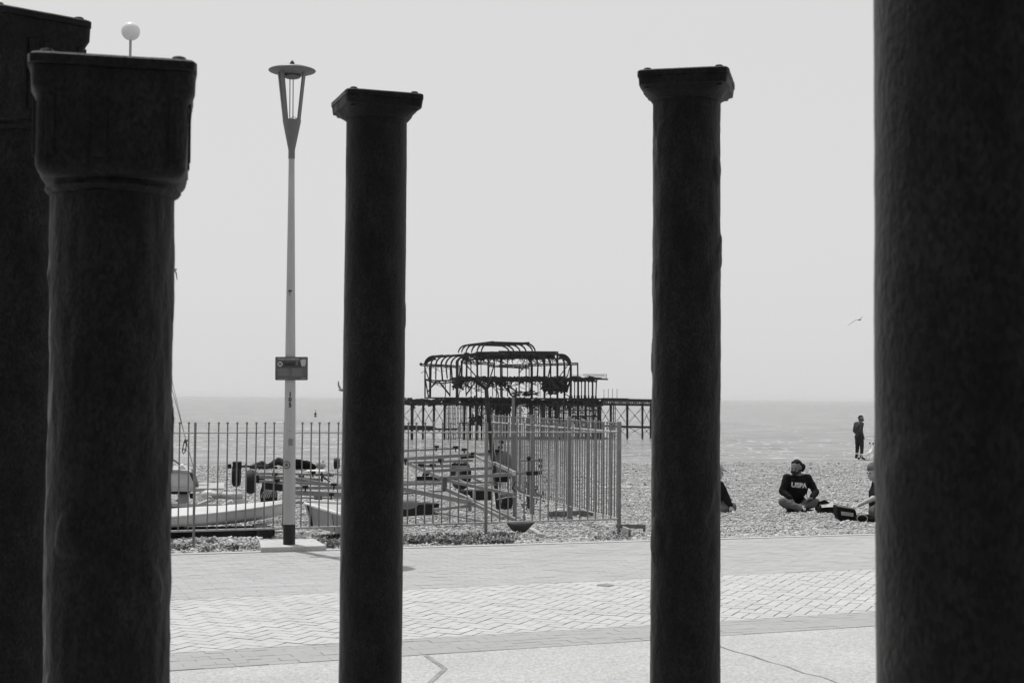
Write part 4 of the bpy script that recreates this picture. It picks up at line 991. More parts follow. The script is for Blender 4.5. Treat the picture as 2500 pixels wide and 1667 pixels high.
def person(loc, label, J, top_m, leg_m, skin_m, hair_m, shoe_m, yaw=0, head_yaw=0, head_tilt=0, beard=False, bun=False, hand_dirs=None, scale=1.0, sleeve=1.0, torso=1.0, cap=False, hcurl=.6, rz=0, tank=False):
    t = thing('person', label, 'person', (0, 0, 0))
    V = {k: Vector(v) for k, v in J.items()}
    hs_, nk, hair, bd_, eyes, q = head_parts(t, V['head'], head_yaw, head_tilt, skin_m, hair_m, 1.0, beard, bun)
    segs = list(hs_) + [(V['head'] + Vector((0, .02, -.05)), .054, V['neck'], .058)]
    for s in 'LR':
        segs += [(V['neck'], .06, V['sh' + s], .055), (V['sh' + s], .052, V['el' + s], .040), (V['el' + s], .040, V['wr' + s], .027),
                 (V['hip' + s], .085, V['kn' + s], .055), (V['kn' + s], .055, V['an' + s], .036), (V['an' + s], .038, V['toe' + s], .030)]
    segs += [(V['neck'], .07, V['chest'], .12 * torso), (V['chest'], .12 * torso, V['pelvis'], .12 * torso), (V['hipL'], .10, V['hipR'], .10)]
    hd = hand_dirs or {}
    for s, sd in (('L', 1), ('R', -1)):
        segs += hand_segs(V['wr' + s], hd.get(s, V['wr' + s] - V['el' + s]), sd, hcurl)
    blob('body', segs, skin_m, t, .0085, 2)
    st = []
    for s in 'LR':
        st += [(V['neck'] - Vector((0, 0, .035)), .072, V['sh' + s], .068), (V['sh' + s], .070, V['el' + s] + (V['sh' + s] - V['el' + s]) * (1 - min(1, sleeve * 2)), .058)]
        if sleeve > .5: st += [(V['el' + s], .060, V['wr' + s] + (V['el' + s] - V['wr' + s]) * (.06 + (1 - sleeve)), .044)]
        st += [(V['sh' + s] * .8 + V['chest'] * .2, .085, V['chest'] * .5 + V['sh' + s] * .5, .11), (V['chest'] * .65 + V['sh' + s] * .35, .12 * torso, V['pelvis'] * .75 + V['hip' + s] * .25 + Vector((0, 0, .04)), .13 * torso)]
    st += [(V['neck'] - Vector((0, 0, .05)), .085, V['chest'], .14 * torso), (V['chest'], .145 * torso, V['pelvis'] + Vector((0, 0, .02)), .150 * torso)]
    top = blob('sweatshirt' if sleeve > .5 else 'top', st, top_m, t, .011, 5, jit=.010)
    lg = [(V['hipL'], .118, V['hipR'], .118), (V['pelvis'], .13, V['pelvis'], .13)]
    for s in 'LR': lg += [(V['hip' + s], .108, V['kn' + s], .076), (V['kn' + s], .076, V['an' + s] + (V['kn' + s] - V['an' + s]) * .18, .054)]
    blob('trousers', lg, leg_m, t, .011, 5, jit=.009)
    for s in 'LR':
        f = (V['toe' + s] - V['an' + s]); blob('shoe', [(V['an' + s] - f.normalized() * .035 + Vector((0, 0, -.005)), .040, V['toe' + s], .034), (V['an' + s] + Vector((0, 0, .02)), .042, V['an' + s] + f * .3, .042)], shoe_m[0 if s == 'L' else 1], t, .009, 2)
    if hair: blob('hair', hair, hair_m, t, .008, 2, jit=.007)
    if bd_: blob('beard', bd_, mat('beard_hair', .028, .9, .1, .4, 40), t, .007, 2, jit=.004)
    b_ = MB()
    for e in eyes: b_.ball(e, .011, 8)
    b_.build('eyes', BLACKP, t, True)
    t.location = loc; t.rotation_euler = (0, 0, rz); t.scale = (scale,) * 3
    return t, top, q
# 1. seated man with the lettered sweatshirt
mp_ = gpt(1950, 1251)
J = dict(head=(-.035, -.10, .715), neck=(-.01, -.03, .585), chest=(0, .0, .42), pelvis=(0, .06, .16), shL=(.165, -.01, .545), shR=(-.165, -.02, .55),
         elL=(.285, -.06, .335), elR=(-.255, -.08, .335), wrL=(.185, -.27, .245), wrR=(-.155, -.26, .235), hipL=(.09, .04, .12), hipR=(-.09, .04, .12),
         knL=(.235, -.24, .175), knR=(-.275, -.24, .175), anL=(-.075, -.30, .065), anR=(.10, -.34, .06), toeL=(-.215, -.34, .040), toeR=(.10, -.36, .05))
J['toeL'] = (-.20, -.30, .035); J['anL'] = (-.10, -.27, .06); J['toeR'] = (.17, -.33, .035); J['anR'] = (.045, -.33, .055)
pm, top, q = person(mp_ + Vector((0, .12, 0)), 'man in a dark USPA sweatshirt sitting cross-legged on the shingle, looking left', J, BLKCL, JEAN, SKIN, HAIR, (BLKCL, BLKCL), head_yaw=R(-38), head_tilt=R(8), beard=True, bun=True, hand_dirs={'L': (-.75, -.4, -.1), 'R': (.1, -.5, -.7)}, torso=1.04)
# lettering laid on the chest, pushed onto the cloth surface
bpy.context.view_layer.update()
from mathutils.bvhtree import BVHTree
def drape(me, top, cx, cz, tilt=0):
    bv = BVHTree.FromObject(top, bpy.context.evaluated_depsgraph_get()); ct, st_ = math.cos(tilt), math.sin(tilt)
    bm = bmesh.new(); bm.from_mesh(me)
    bmesh.ops.triangulate(bm, faces=bm.faces); bmesh.ops.subdivide_edges(bm, edges=[e for e in bm.edges if e.calc_length() > .012], cuts=2, use_grid_fill=False); bm.to_mesh(me); bm.free()
    for v in me.vertices:
        x = cx + v.co.x * ct - v.co.y * st_; z = cz + v.co.x * st_ + v.co.y * ct; h, n_, i_, d_ = bv.ray_cast(Vector((x, -1.2, z)), Vector((0, 1, 0)))
        yy = h.y if h else -.17; v.co = Vector((x, yy - .008 - (0.002 if v.co.z > 0 else 0), z))
me = text_mesh('USPA', .106, .001, .0046); drape(me, top, .004, .435, R(-4)); o = link('chest_lettering', me, WHITE, None); o.parent = top
# phone in his hand
b = MB(); b.box((0, 0, 0), .070, .010, .145); o = b.build('phone', BLACKP, None, bevel=.004)
b = MB(); b.box((0, -.0065, 0), .062, .002, .132); s2 = b.build('phone_screen', PHONE, o)
o.location = pm.location + Vector((.075, -.315, .262)); o.rotation_euler = (R(-62), R(50), 0); tag(o, 'phone held in the seated man\'s hand', 'phone')
# sock
for s_, (a, c, m_) in enumerate((((.045, -.33, .07), (.02, -.28, .10), WHITECL), ((-.10, -.27, .07), (-.05, -.26, .1), SKINP))):
    blob('sock', [(Vector(a), .045, Vector(c), .046)], m_, pm, .009, 2)
# 2. man standing at the crest of the beach
sp = D(2097, 1116, 54.5); sp.z = gz(sp.x, sp.y)
J = dict(head=(.085, -.04, 1.575), neck=(.03, 0, 1.43), chest=(-.01, 0, 1.22), pelvis=(.02, 0, .93), shL=(.10, -.12, 1.37), shR=(-.10, .10, 1.37),
         elL=(.03, -.20, 1.10), elR=(-.14, .13, 1.10), wrL=(.13, -.13, .90), wrR=(.02, .16, .90), hipL=(.06, -.07, .88), hipR=(-.03, .07, .88),
         knL=(.10, -.06, .48), knR=(-.04, .08, .47), anL=(.085, -.05, .09), anR=(-.07, .09, .09), toeL=(.19, -.12, .035), toeR=(.03, .03, .035))
person(sp, 'man in dark jacket and jeans standing at the top of the beach', J, GRYCL, JEAND, SKIN, HAIR, (BLKCL, BLKCL), head_yaw=R(35), beard=True, torso=.98, hcurl=1.2)
# 3. person half hidden by the column left of the seated man
lpn = gpt(1762, 1256)
J = dict(head=(-.02, -.03, .66), neck=(-.09, 0, .54), chest=(-.08, .0, .36), pelvis=(-.05, .03, .13), shL=(.03, -.10, .46), shR=(-.12, .10, .46),
         elL=(.10, -.20, .28), elR=(-.20, .16, .28), wrL=(.16, -.26, .16), wrR=(-.1, -.10, .2), hipL=(0, -.03, .12), hipR=(-.1, .06, .12),
         knL=(.19, -.20, .13), knR=(.10, .14, .16), anL=(-.16, -.24, .06), anR=(-.18, .0, .06), toeL=(-.30, -.24, .04), toeR=(-.3, -.02, .04))
lx = D(1752, 1256, lpn.y).x
pl_, _, _ = person(Vector((lx, lpn.y, lpn.z)), 'person in black top and jeans sitting half hidden by the flared-cap column', J, BLKCL, JEAN, SKINP, HAIRL, (BLKCL, BLKCL), head_yaw=R(75), head_tilt=R(6))
o = blob('cap', [(Vector((-.01, -.03, .72)), .092, Vector((-.02, -.02, .715)), .092), (Vector((.06, -.04, .715)), .02, Vector((.13, -.05, .68)), .012)], mat('pale_cap', .34, .9, .1, .1, 9), None, .008, 2); o.parent = pl_
# 4. person at the right edge reaching to the case
rpn = gpt(2130, 1274)
J = dict(head=(.03, -.05, .70), neck=(.09, 0, .56), chest=(.12, .02, .37), pelvis=(.14, .05, .13), shL=(.21, .10, .47), shR=(.04, -.10, .46),
         elL=(.3, .0, .25), elR=(-.03, -.26, .33), wrL=(.2, -.2, .2), wrR=(-.25, -.30, .235), hipL=(.18, .04, .12), hipR=(.08, -.02, .12),
         knL=(.3, -.3, .20), knR=(.05, -.38, .20), anL=(.1, -.45, .07), anR=(-.02, -.50, .06), toeL=(-.02, -.48, .04), toeR=(-.14, -.52, .05))
rx = D(2126, 1274, rpn.y + .35)
pr_, _, _ = person(Vector((rx.x, rx.y, rpn.z)), 'person in a grey beanie at the right, bare arm reaching to the case', J, BLKCL, JEAN, SKINP, None, (BLKCL, BLKCL), head_yaw=R(-70), head_tilt=R(12), sleeve=.35, hand_dirs={'R': (-.9, -.1, -.25)})
o = blob('beanie', [(Vector((.03, -.045, .755)), .094, Vector((.045, -.035, .735)), .097)], mat('grey_knit', .13, .95, .1, .3, 20), None, .008, 2, jit=.004); o.parent = pr_
o = blob('headphone_band', [(Vector((.03, -.14, .74)), .012, Vector((.03, -.1, .82)), .012), (Vector((.03, -.1, .82)), .012, Vector((.04, -.03, .845)), .012), (Vector((.04, -.03, .845)), .012, Vector((.05, .05, .8)), .012)], BLACKP, None, .006, 1); o.parent = pr_
# 5. person lying on the crest behind the trailers
lq = gpt(708, 1147); lsc = 1.0
J = dict(head=(.86, 0, .16), neck=(.70, 0, .15), chest=(.48, 0, .16), pelvis=(.08, 0, .15), shL=(.64, .15, .16), shR=(.64, -.15, .16),
         elL=(.42, .22, .12), elR=(.42, -.20, .24), wrL=(.2, .2, .1), wrR=(.2, -.12, .30), hipL=(.02, .08, .14), hipR=(.02, -.08, .14),
         knL=(-.38, .1, .22), knR=(-.34, -.06, .30), anL=(-.80, .1, .08), anR=(-.70, -.08, .09), toeL=(-.86, .1, .17), toeR=(-.78, -.08, .18))
pl2, _, _ = person(lq, 'person in dark clothes lying on their back on the beach behind the trailers', J, BLKCL, GRYCL, SKINP, None, (BLKCL, BLKCL), head_yaw=R(0), head_tilt=R(-90), sleeve=1, torso=.9)
o = blob('hair', [(Vector((.88, .0, .17)), .10, Vector((.95, 0, .14)), .10), (Vector((.93, 0, .24)), .03, Vector((.98, 0, .27)), .03)], HAIRL, None, .009, 2, jit=.02); o.parent = pl2
b = MB(); b.box((0, 0, .0), .55, .6, .05); o = b.build('folded_towel', WHITECL, None, bevel=.02); q_ = gpt(780, 1152); o.location = q_ + Vector((-.1, -.1, .03)); tag(o, 'folded white towel on the shingle beside the lying person', 'towel')
bp_ = blob('dark_bag', [(Vector((-.25, 0, .08)), .07, Vector((.20, 0, .10)), .09), (Vector((-.2, 0, .12)), .06, Vector((.05, .05, .18)), .09), (Vector((.2, 0, .1)), .08, Vector((.45, 0, .06)), .05)], GRYCL, None, .012, 3, jit=.02)
q_ = gpt(636, 1147); bp_.location = q_; bp_.name = 'kit_bag'; tag(bp_, 'crumpled dark kit bag at the feet of the lying person', 'bag')

# ------------------------------------------------------------------ bags on the beach
c4 = lambda x, y: (1880 + .1276 * x, 1100 + .1276 * y)
q_ = gpt(*c4(1080, 1235)); bg_ = thing('holdall', 'black open holdall with a pale inner flap beside the seated man', 'bag', q_)
sc4 = .1276 / (FPX / q_.y)
def L4p(x, y, dy=0): return Vector(((x - 1080) * sc4, dy, (1235 - y) * sc4))
ob = blob('bag_body', [(L4p(960, 1170, 0), .045, L4p(1260, 1180, 0), .06), (L4p(960, 1120, .02), .05, L4p(1270, 1120, .02), .06), (L4p(980, 1120, .22), .05, L4p(1270, 1120, .22), .06), (L4p(1100, 1150, .1), .07, L4p(1200, 1150, .1), .07)], BLKCL, bg_, .011, 4, jit=.008)
ob = blob('bag_handle', [(L4p(930, 1110, .1), .018, L4p(960, 1010, .1), .022), (L4p(960, 1010, .1), .024, L4p(1070, 985, .1), .03), (L4p(1070, 985, .1), .03, L4p(1160, 1010, .1), .014)], BLKCL, bg_, .008, 3, jit=.004)
b = MB(); b.add([L4p(975, 1080, -.06), L4p(1235, 1065, -.06), L4p(1225, 985, .12), L4p(1150, 990, .12), L4p(1000, 1035, .10)], [(0, 1, 2, 3, 4)]); b.build('inner_flap', mat('pale_lining', .38, .8, .2, .2, 20), bg_).matrix_parent_inverse = Matrix()
q_ = gpt(*c4(1440, 1370)); cs = thing('instrument_case', 'black tapered case with a white label, by the right-hand person', 'case', q_)
sc4 = .1276 / (FPX / q_.y)
def L5p(x, y, dy=0): return Vector(((x - 1440) * sc4, dy, (1370 - y) * sc4))
b = MB(); fr = [(1285, 1080), (1560, 1115), (1640, 1140), (1680, 1330), (1560, 1390), (1330, 1345), (1290, 1230)]; n_ = len(fr)
b.sections([[L5p(x, y, 0) for x, y in fr], [L5p(x, y - 10, .02) for x, y in fr], [L5p(x, y - 25, .28) for x, y in fr]]); b.build('case_body', BLKCL, cs, bevel=.014).matrix_parent_inverse = Matrix()
b = MB(); b.bar(L5p(1310, 1062, .03), L5p(1620, 1110, .03), .05, .018); b.build('lid_edge', mat('grey_trim', .3, .6, .3), cs, bevel=.004).matrix_parent_inverse = Matrix()
b = MB(); b.add([L5p(1355, 1160, -.012), L5p(1590, 1190, -.012), L5p(1590, 1258, -.012), L5p(1362, 1228, -.012)], [(0, 1, 2, 3)]); lb = b.build('case_label', mat('white_label', .42, .7, .2, .1, 30), cs); lb.matrix_parent_inverse = Matrix()
b = MB()
for k in range(3): b.bar(L5p(1375, 1180 + 16 * k, -.015), L5p(1575 - 20 * k, 1206 + 16 * k, -.015), .004, .002)
oo = b.build('label_print', STICK, lb)
oo = blob('strap', [(L5p(1640, 1290, -.08), .008, L5p(1600, 1340, -.12), .008), (L5p(1600, 1340, -.12), .008, L5p(1500, 1385, -.12), .008)], BLKCL, cs, .006, 1)
q_ = gpt(*c4(1790, 1380)); 
ob = blob('shoe', [(Vector((-.06, 0, .06)), .055, Vector((.08, .02, .06)), .06), (Vector((.08, .02, .06)), .05, Vector((.2, .05, .05)), .045)], BLKCL, None, .009, 2); ob.location = q_ + Vector((0, .05, 0)); ob.name = 'spare_shoe'
tag(ob, 'black shoe with pale sole lying in front of the case', 'shoe')
b = MB(); b.tube([Vector((-.02 + .075 * math.cos(a) , -.055, .062 + .055 * math.sin(a))) for a in [2 * math.pi * k / 18 for k in range(18)]], .006, 6, closed=True); b.build('sole_edge', mat('pale_sole', .3, .7, .2), ob).matrix_parent_inverse = Matrix()

# deck chair beside the standing man
dq = D(2120, 1117, 54.0); dq.z = gz(dq.x, dq.y)
dc = thing('deck_chair', 'white folding deck chair beside the standing man', 'deck chair', dq); s1 = .102 / (FPX / 54)
def dp(x, y, dy): return Vector(((x - 690) * s1, dy, (1345 - y) * s1))
for dy in (0, .5):
    b = MB(); b.tube([dp(830, 960, dy), dp(825, 1060, dy), dp(790, 1150, dy), dp(700, 1210, dy), dp(560, 1215, dy), dp(440, 1180, dy)], .016, 8); b.build('side_frame', COVER, dc, True).matrix_parent_inverse = Matrix()
    b = MB(); b.tube([dp(560, 1210, dy), dp(480, 1340, dy)], .013, 6); b.build('leg', COVER, dc, True).matrix_parent_inverse = Matrix()
    b = MB(); b.tube([dp(830, 1220, dy), dp(750, 1340, dy)], .013, 6); b.build('leg', COVER, dc, True).matrix_parent_inverse = Matrix()
    b = MB(); b.tube([dp(700, 1210, dy), dp(730, 1340, dy)], .013, 6); b.build('leg', COVER, dc, True).matrix_parent_inverse = Matrix()
    b = MB(); b.ball(dp(805, 940, dy), .035, 10); b.build('frame_knob', RUBBER, dc, True).matrix_parent_inverse = Matrix()
b = MB(); pr = [(826, 1000), (815, 1080), (770, 1150), (690, 1195), (560, 1200), (450, 1185)]
b.sections([[dp(x, y, .02), dp(x, y, .48), dp(x, y + 8, .48), dp(x, y + 8, .02)] for x, y in pr]); b.build('seat_sling', COVER, dc, False).matrix_parent_inverse = Matrix()

# ------------------------------------------------------------------ ruined pier
O = Vector((.27, 283, 0)); AV = Vector((-.352, .936, 0)).normalized(); BV = Vector((.936, .352, 0)).normalized()
pier = thing('ruined_pier', 'burnt iron skeleton of a pier pavilion standing in the sea', 'pier', (O.x, O.y, SEA))
def pw(b_, a_, z): return O + BV * b_ + AV * a_ + Vector((0, 0, z))
def pc(cx, cy, a_=0.0):            # a crop position seen on the upright plane at distance a_ along the pier
    px, py = 980 + .2636 * cx, 800 + .2636 * cy; d = ray(px, py); o_ = O + AV * a_
    t = (o_ - CAM).dot(AV) / d.dot(AV); return CAM + d * t
def pput(mb, name, m=BURNT, smooth=False):
    o_ = mb.build(name, m, None, smooth); wpar_to(o_, pier); return o_
rp_ = random.Random(5)
def wob(p, s=.15): return p + Vector((rp_.gauss(0, s), rp_.gauss(0, s), rp_.gauss(0, s * .5)))
def pbar(mb, x1, y1, x2, y2, a_=0, w_=.3, a2=None): mb.bar(pc(x1, y1, a_), pc(x2, y2, a_ if a2 is None else a2), w_, w_)
# lower arches: seven frames going away from the viewer
lefts = [510, 460, 412, 368, 320, 274, 219]; rights = [1565, 1510, 1445, 1380, 1320, 1265, 1205]
def arch(xl, xr, yspr, ytop, a_, run, wl, name, post_to=None, lean=0, flat=True):
    mb = MB(); n_ = 10; L_ = []; R_ = []
    for k in range(n_ + 1):
        t = math.pi / 2 * k / n_
        L_.append(pc(xl + run * (1 - math.cos(t)), yspr + (ytop - yspr) * math.sin(t), a_)); R_.append(pc(xr - run * (1 - math.cos(t)), yspr + (ytop - yspr) * math.sin(t), a_))
    for Q in (L_, R_):
        for p_, q_2 in zip(Q, Q[1:]): mb.bar(p_, q_2, .3, wl, up=(0, 0, 1))
    if flat: mb.bar(L_[-1], R_[-1], .3, wl * .8)
    return pput(mb, name)
for k in range(7):
    a_ = k * 3.5; big = .5 if k in (0, 6) else .32
    for side, x in (('l', lefts[k]), ('r', rights[k])):
        mb = MB(); n_ = 10; run = 88 if side == 'l' else -88; prev = None; yt = 262 if side == 'l' else 247 + k * 2; y0 = 345
        for i in range(n_ + 1):
            t = math.pi / 2 * i / n_; q_2 = pc(x + run * (1 - math.cos(t)), y0 + (yt - y0) * math.sin(t), a_)
            if prev is not None: mb.bar(prev, q_2, .3, big * (1 - .3 * i / n_))
            prev = q_2
        mb.bar(prev, pc(x + run * 1.9, yt - (8 if side == 'l' else 4), a_), .25, .3)
        pput(mb, 'arch_rib')
        # leaning post below the rib
        lean = rp_.uniform(-4, 14) if side == 'l' else rp_.uniform(-3, 3)
        yend = 455 if (side == 'r' or k < 1) else (650 if k == 6 or k == 5 else 475 + rp_.uniform(-5, 15))
        mb = MB(); mb.bar(pc(x, 345, a_), pc(x + (lean if k not in (5, 6) else -6 if k == 5 else 0), yend, a_), .32 if k % 2 else .26); pput(mb, 'wall_post')
# upper clerestory arches
ul = [740, 700, 650, 600, 558, 528]; ur = [1240, 1215, 1155, 1100, 1042, 1000]
for k in range(6):
    a_ = k * 3.9; yt = 133 + k * 5
    mb = MB(); n_ = 10; L_ = []; R_ = []
    for i in range(n_ + 1):
        t = math.pi / 2 * i / n_
        L_.append(pc(ul[k] + 92 * (1 - math.cos(t)), 232 + (yt - 232) * math.sin(t), a_)); R_.append(pc(ur[k] - 95 * (1 - math.cos(t)), 232 + (yt + 9 - 232) * math.sin(t), a_))
    for Q in (L_, R_):
        for i, (p_, q_2) in enumerate(zip(Q, Q[1:])): mb.bar(p_, q_2, .22, .18 + .12 * math.sin(i / n_ * 3))
    mb.bar(L_[-1], R_[-1], .25, .3); pput(mb, 'clerestory_rib')
for (yy, o1, o2) in ((150, 92, 95), (138, 110, 60)):
    mb = MB(); mb.bar(pc(ul[0] + o1, yy - 8, 0), pc(ul[5] + o1, yy + 18, 19.5), .3); mb.bar(pc(ur[0] - o2, yy, 0), pc(ur[5] - o2, yy + 18, 19.5), .3); pput(mb, 'roof_purlin')
mb = MB(); mb.add([pc(790, 137, 2), pc(1135, 148, 2), pc(1135, 160, 2), pc(780, 163, 2), pc(780, 137, 8), pc(1120, 150, 8), pc(1120, 162, 8), pc(775, 165, 8)],
      [(3, 2, 1, 0), (4, 5, 6, 7), (0, 1, 5, 4), (1, 2, 6, 5), (2, 3, 7, 6), (3, 0, 4, 7)]); pput(mb, 'roof_ridge')
# ragged middle roof belt
def truss(mb, x0, y0, x1, y1, hgt, a_, step, w_=.12, chord=.2):
    n_ = max(1, int(abs(x1 - x0) / step))
    for k in range(n_):
        xa, xb = x0 + (x1 - x0) * k / n_, x0 + (x1 - x0) * (k + 1) / n_; ya, yb_ = y0 + (y1 - y0) * k / n_, y0 + (y1 - y0) * (k + 1) / n_
        mb.bar(pc(xa, ya, a_), pc(xb, yb_ + hgt, a_), w_); mb.bar(pc(xa, ya + hgt, a_), pc(xb, yb_, a_), w_)
    mb.bar(pc(x0, y0, a_), pc(x1, y1, a_), chord); mb.bar(pc(x0, y0 + hgt, a_), pc(x1, y1 + hgt, a_), chord)
def debris(mb, x0, x1, y0, y1, n_, a_=(0, 6), w_=(.08, .3), ln=40, tilt=.5):
    for _ in range(n_):
        x = rp_.uniform(x0, x1); y = rp_.uniform(y0, y1); an = rp_.gauss(0, tilt); l_ = rp_.uniform(.3, 1) * ln; aa = rp_.uniform(*a_)
        mb.bar(pc(x - l_ / 2 * math.cos(an), y - l_ / 2 * math.sin(an), aa), pc(x + l_ / 2 * math.cos(an), y + l_ / 2 * math.sin(an), aa + rp_.gauss(0, 1)), rp_.uniform(*w_))
mb = MB(); debris(mb, 700, 1400, 236, 284, 520, (0, 10), (.12, .42), 60, .3); debris(mb, 560, 760, 240, 300, 90, (0, 12), (.12, .3), 50, .5); mb.bar(pc(690, 240, 1), pc(1430, 236, 1), .35, .8); mb.bar(pc(800, 262, 2), pc(1420, 258, 2), .35, .9); pput(mb, 'collapsed_roof')
for k, (x0, y0, x1, y1, h_, a_) in enumerate(((900, 216, 1447, 222, 14, 3), (180, 333, 560, 352, 18, 20), (560, 310, 860, 326, 20, 14), (900, 345, 1632, 325, 18, 0), (330, 262, 700, 236, 14, 15), (800, 345, 1180, 365, 14, 16))):
    mb = MB(); truss(mb, x0, y0, x1, y1, h_, a_, 14, .09, .16); pput(mb, 'lattice_girder')
mb = MB(); mb.bar(pc(1447, 220, 3), pc(1447, 250, 3), .25); mb.bar(pc(1632, 325, 0), pc(1634, 450, 0), .28); pput(mb, 'wall_post')
mb = MB(); mb.bar(pc(180, 325, 20), pc(180, 350, 20), .5); pput(mb, 'bracket')
# roof side skin remains on the end ribs
mb = MB()
for (xl, xs_, yt, a_, sg_) in ((219, 1, 262, 21, 1), (1565, -1, 246, 0, -1)):
    prev = None
    for i in range(9):
        t = math.pi / 2 * i / 8; o_ = pc(xl + sg_ * 88 * (1 - math.cos(t)), 345 + (yt - 345) * math.sin(t), a_); in_ = pc(xl + sg_ * (14 + 95 * (1 - math.cos(t))), 352 + (yt - 330) * math.sin(t) * .78, a_)
        if prev: mb.add([prev[0], o_, in_, prev[1], prev[0] + AV * .3, o_ + AV * .3, in_ + AV * .3, prev[1] + AV * .3], [(3, 2, 1, 0), (4, 5, 6, 7), (0, 1, 5, 4), (1, 2, 6, 5), (2, 3, 7, 6), (3, 0, 4, 7)])
        prev = (o_, in_)
pput(mb, 'roof_sheeting')
# first floor slab and its fringe
mb = MB(); f0 = [pc(520, 457, 0), pc(1850, 462, 0), pc(1850, 482, 0), pc(520, 490, 0)]
mb.add(f0 + [p_ + AV * 3.0 for p_ in f0], [(3, 2, 1, 0), (4, 5, 6, 7), (0, 1, 5, 4), (1, 2, 6, 5), (2, 3, 7, 6), (3, 0, 4, 7)])
debris(mb, 520, 1800, 452, 496, 420, (-.5, 2), (.1, .3), 45, .25); pput(mb, 'upper_floor')
mb = MB(); debris(mb, 1320, 1515, 485, 575, 330, (0, 4), (.2, .6), 60, .9); debris(mb, 1370, 1450, 570, 612, 40, (0, 3), (.15, .4), 30, .9); pput(mb, 'hanging_wreckage')
for q_ in ((480, 560, 490, 560, 60, (0, 3), (.12, .35), 50, 1.0), (700, 1000, 490, 540, 70, (0, 6), (.08, .2), 50, .8), (1040, 1260, 590, 630, 45, (0, 4), (.08, .25), 60, .2)):
    mb = MB(); debris(mb, *q_); pput(mb, 'hanging_wreckage')
mb = MB(); mb.bar(pc(1830, 475, 0), pc(1912, 478, 0), .2, .3); mb.bar(pc(1700, 466, 0), pc(1850, 470, 0), .3, .4); pput(mb, 'balcony_floor')
RAILM = mat('thin_pier_rail', .12, .7, .3)
mb = MB()
for k in range(40):
    x = 1500 + k * 10.2; 
    if x < 1680 and k % 3: continue
    mb.bar(pc(x, 470, 0), pc(x, 428 if x > 1680 else 440, 0), .05 if x < 1850 else .06)
mb.bar(pc(1500, 432, 0), pc(1690, 436, 0), .05); mb.bar(pc(1690, 430, 0), pc(1900, 432, 0), .07); mb.bar(pc(1700, 446, 0), pc(1880, 446, 0), .05); mb.bar(pc(1690, 438, 0), pc(1880, 438, 0), .05)
mb.bar(pc(1900, 432, 0), pc(1900, 472, 0), .07); pput(mb, 'balcony_rail', RAILM)
# columns of the ground storey, left to right
cols = [(219, 350, 650, .30, 18), (262, 350, 655, .28, 17), (450, 350, 640, .22, 12), (408, 480, 640, .18, 14), (515, 300, 700, .55, 0), (557, 300, 500, .40, 3), (603, 285, 460, .35, 4), (645, 290, 460, .2, 6),
        (703, 230, 460, .38, 3), (740, 300, 650, .14, 9), (600, 490, 640, .2, 6), (645, 490, 640, .18, 6), (697, 490, 650, .32, 3), (805, 230, 460, .4, 0), (862, 300, 460, .2, 5), (845, 490, 640, .16, 7), (880, 490, 640, .2, 7), (922, 220, 640, .34, 2), (935, 280, 640, .2, 5), (984, 280, 640, .2, 8),
        (1090, 340, 640, .26, 4), (1155, 340, 640, .24, 6), (1183, 300, 640, .18, 8), (1207, 340, 655, .5, 2), (1266, 340, 640, .16, 8), (1285, 490, 640, .12, 9), (1325, 270, 655, .42, 1), (1380, 340, 650, .24, 4), (1445, 225, 655, .42, 1), (1510, 340, 655, .4, 2), (1568, 340, 660, .46, 0),
        (1604, 480, 655, .2, 4), (1637, 480, 655, .4, 0), (1668, 480, 655, .2, 4), (1700, 480, 655, .34, 0), (1734, 480, 655, .2, 4), (1770, 480, 660, .34, 0), (1800, 480, 660, .24, 3)]
for (x, y0, y1, w_, a_) in cols:
    mb = MB(); dx = rp_.gauss(0, 2); mb.bar(pc(x + dx, y0, a_), pc(x, y1, a_), w_)
    if x > 1550: mb.bar(pc(x, y1 - 30, a_), pc(x, y1, a_), w_ * 1.6); mb.bar(pc(x - 14, 485, a_), pc(x, 505, a_), .2); mb.bar(pc(x + 14, 485, a_), pc(x, 505, a_), .2)
    pput(mb, 'wall_post')
diag = [(580, 320, 700, 460), (700, 290, 720, 340), (860, 340, 820, 470), (1140, 360, 1090, 420), (1550, 335, 1460, 455), (1380, 360, 1360, 455), (1565, 345, 1535, 455), (265, 560, 325, 505), (350, 500, 450, 625), (220, 380, 262, 500), (222, 480, 250, 640), (325, 485, 240, 600), (500, 500, 520, 640), (560, 490, 520, 690), (1340, 620, 1480, 490), (1500, 600, 1560, 640), (930, 520, 1020, 620), (1560, 490, 1530, 600), (1110, 590, 1180, 630), (600, 620, 690, 490), (545, 370, 520, 600), (1210, 490, 1190, 600), (985, 540, 1085, 600), (870, 500, 900, 640)]
mb = MB()
for d_ in diag: pbar(mb, *d_, a_=rp_.uniform(0, 3), w_=rp_.uniform(.14, .28))
pput(mb, 'diagonal_brace')
def tangle(x0, x1, y0, drop, n_, a_, w_=.09):              # torn rods and strips hanging from one girder
    mb = MB(); mb.bar(pc(x0, y0, a_), pc(x1, y0, a_), .16)
    for _ in range(n_):
        x = rp_.uniform(x0, x1); p_ = pc(x, y0, a_); l_ = drop * rp_.uniform(.25, 1) ; pp = [p_]; dx = rp_.gauss(0, .35)
        for k in range(rp_.randint(2, 5)):
            dx += rp_.gauss(0, .25); p_ = p_ + BV * dx * l_ * .02 + Vector((0, 0, -l_ * .0216 * rp_.uniform(.1, .5))); pp.append(p_)
        mb.tube(pp, rp_.uniform(.4, 1) * w_, 4)
    pput(mb, 'twisted_ironwork')
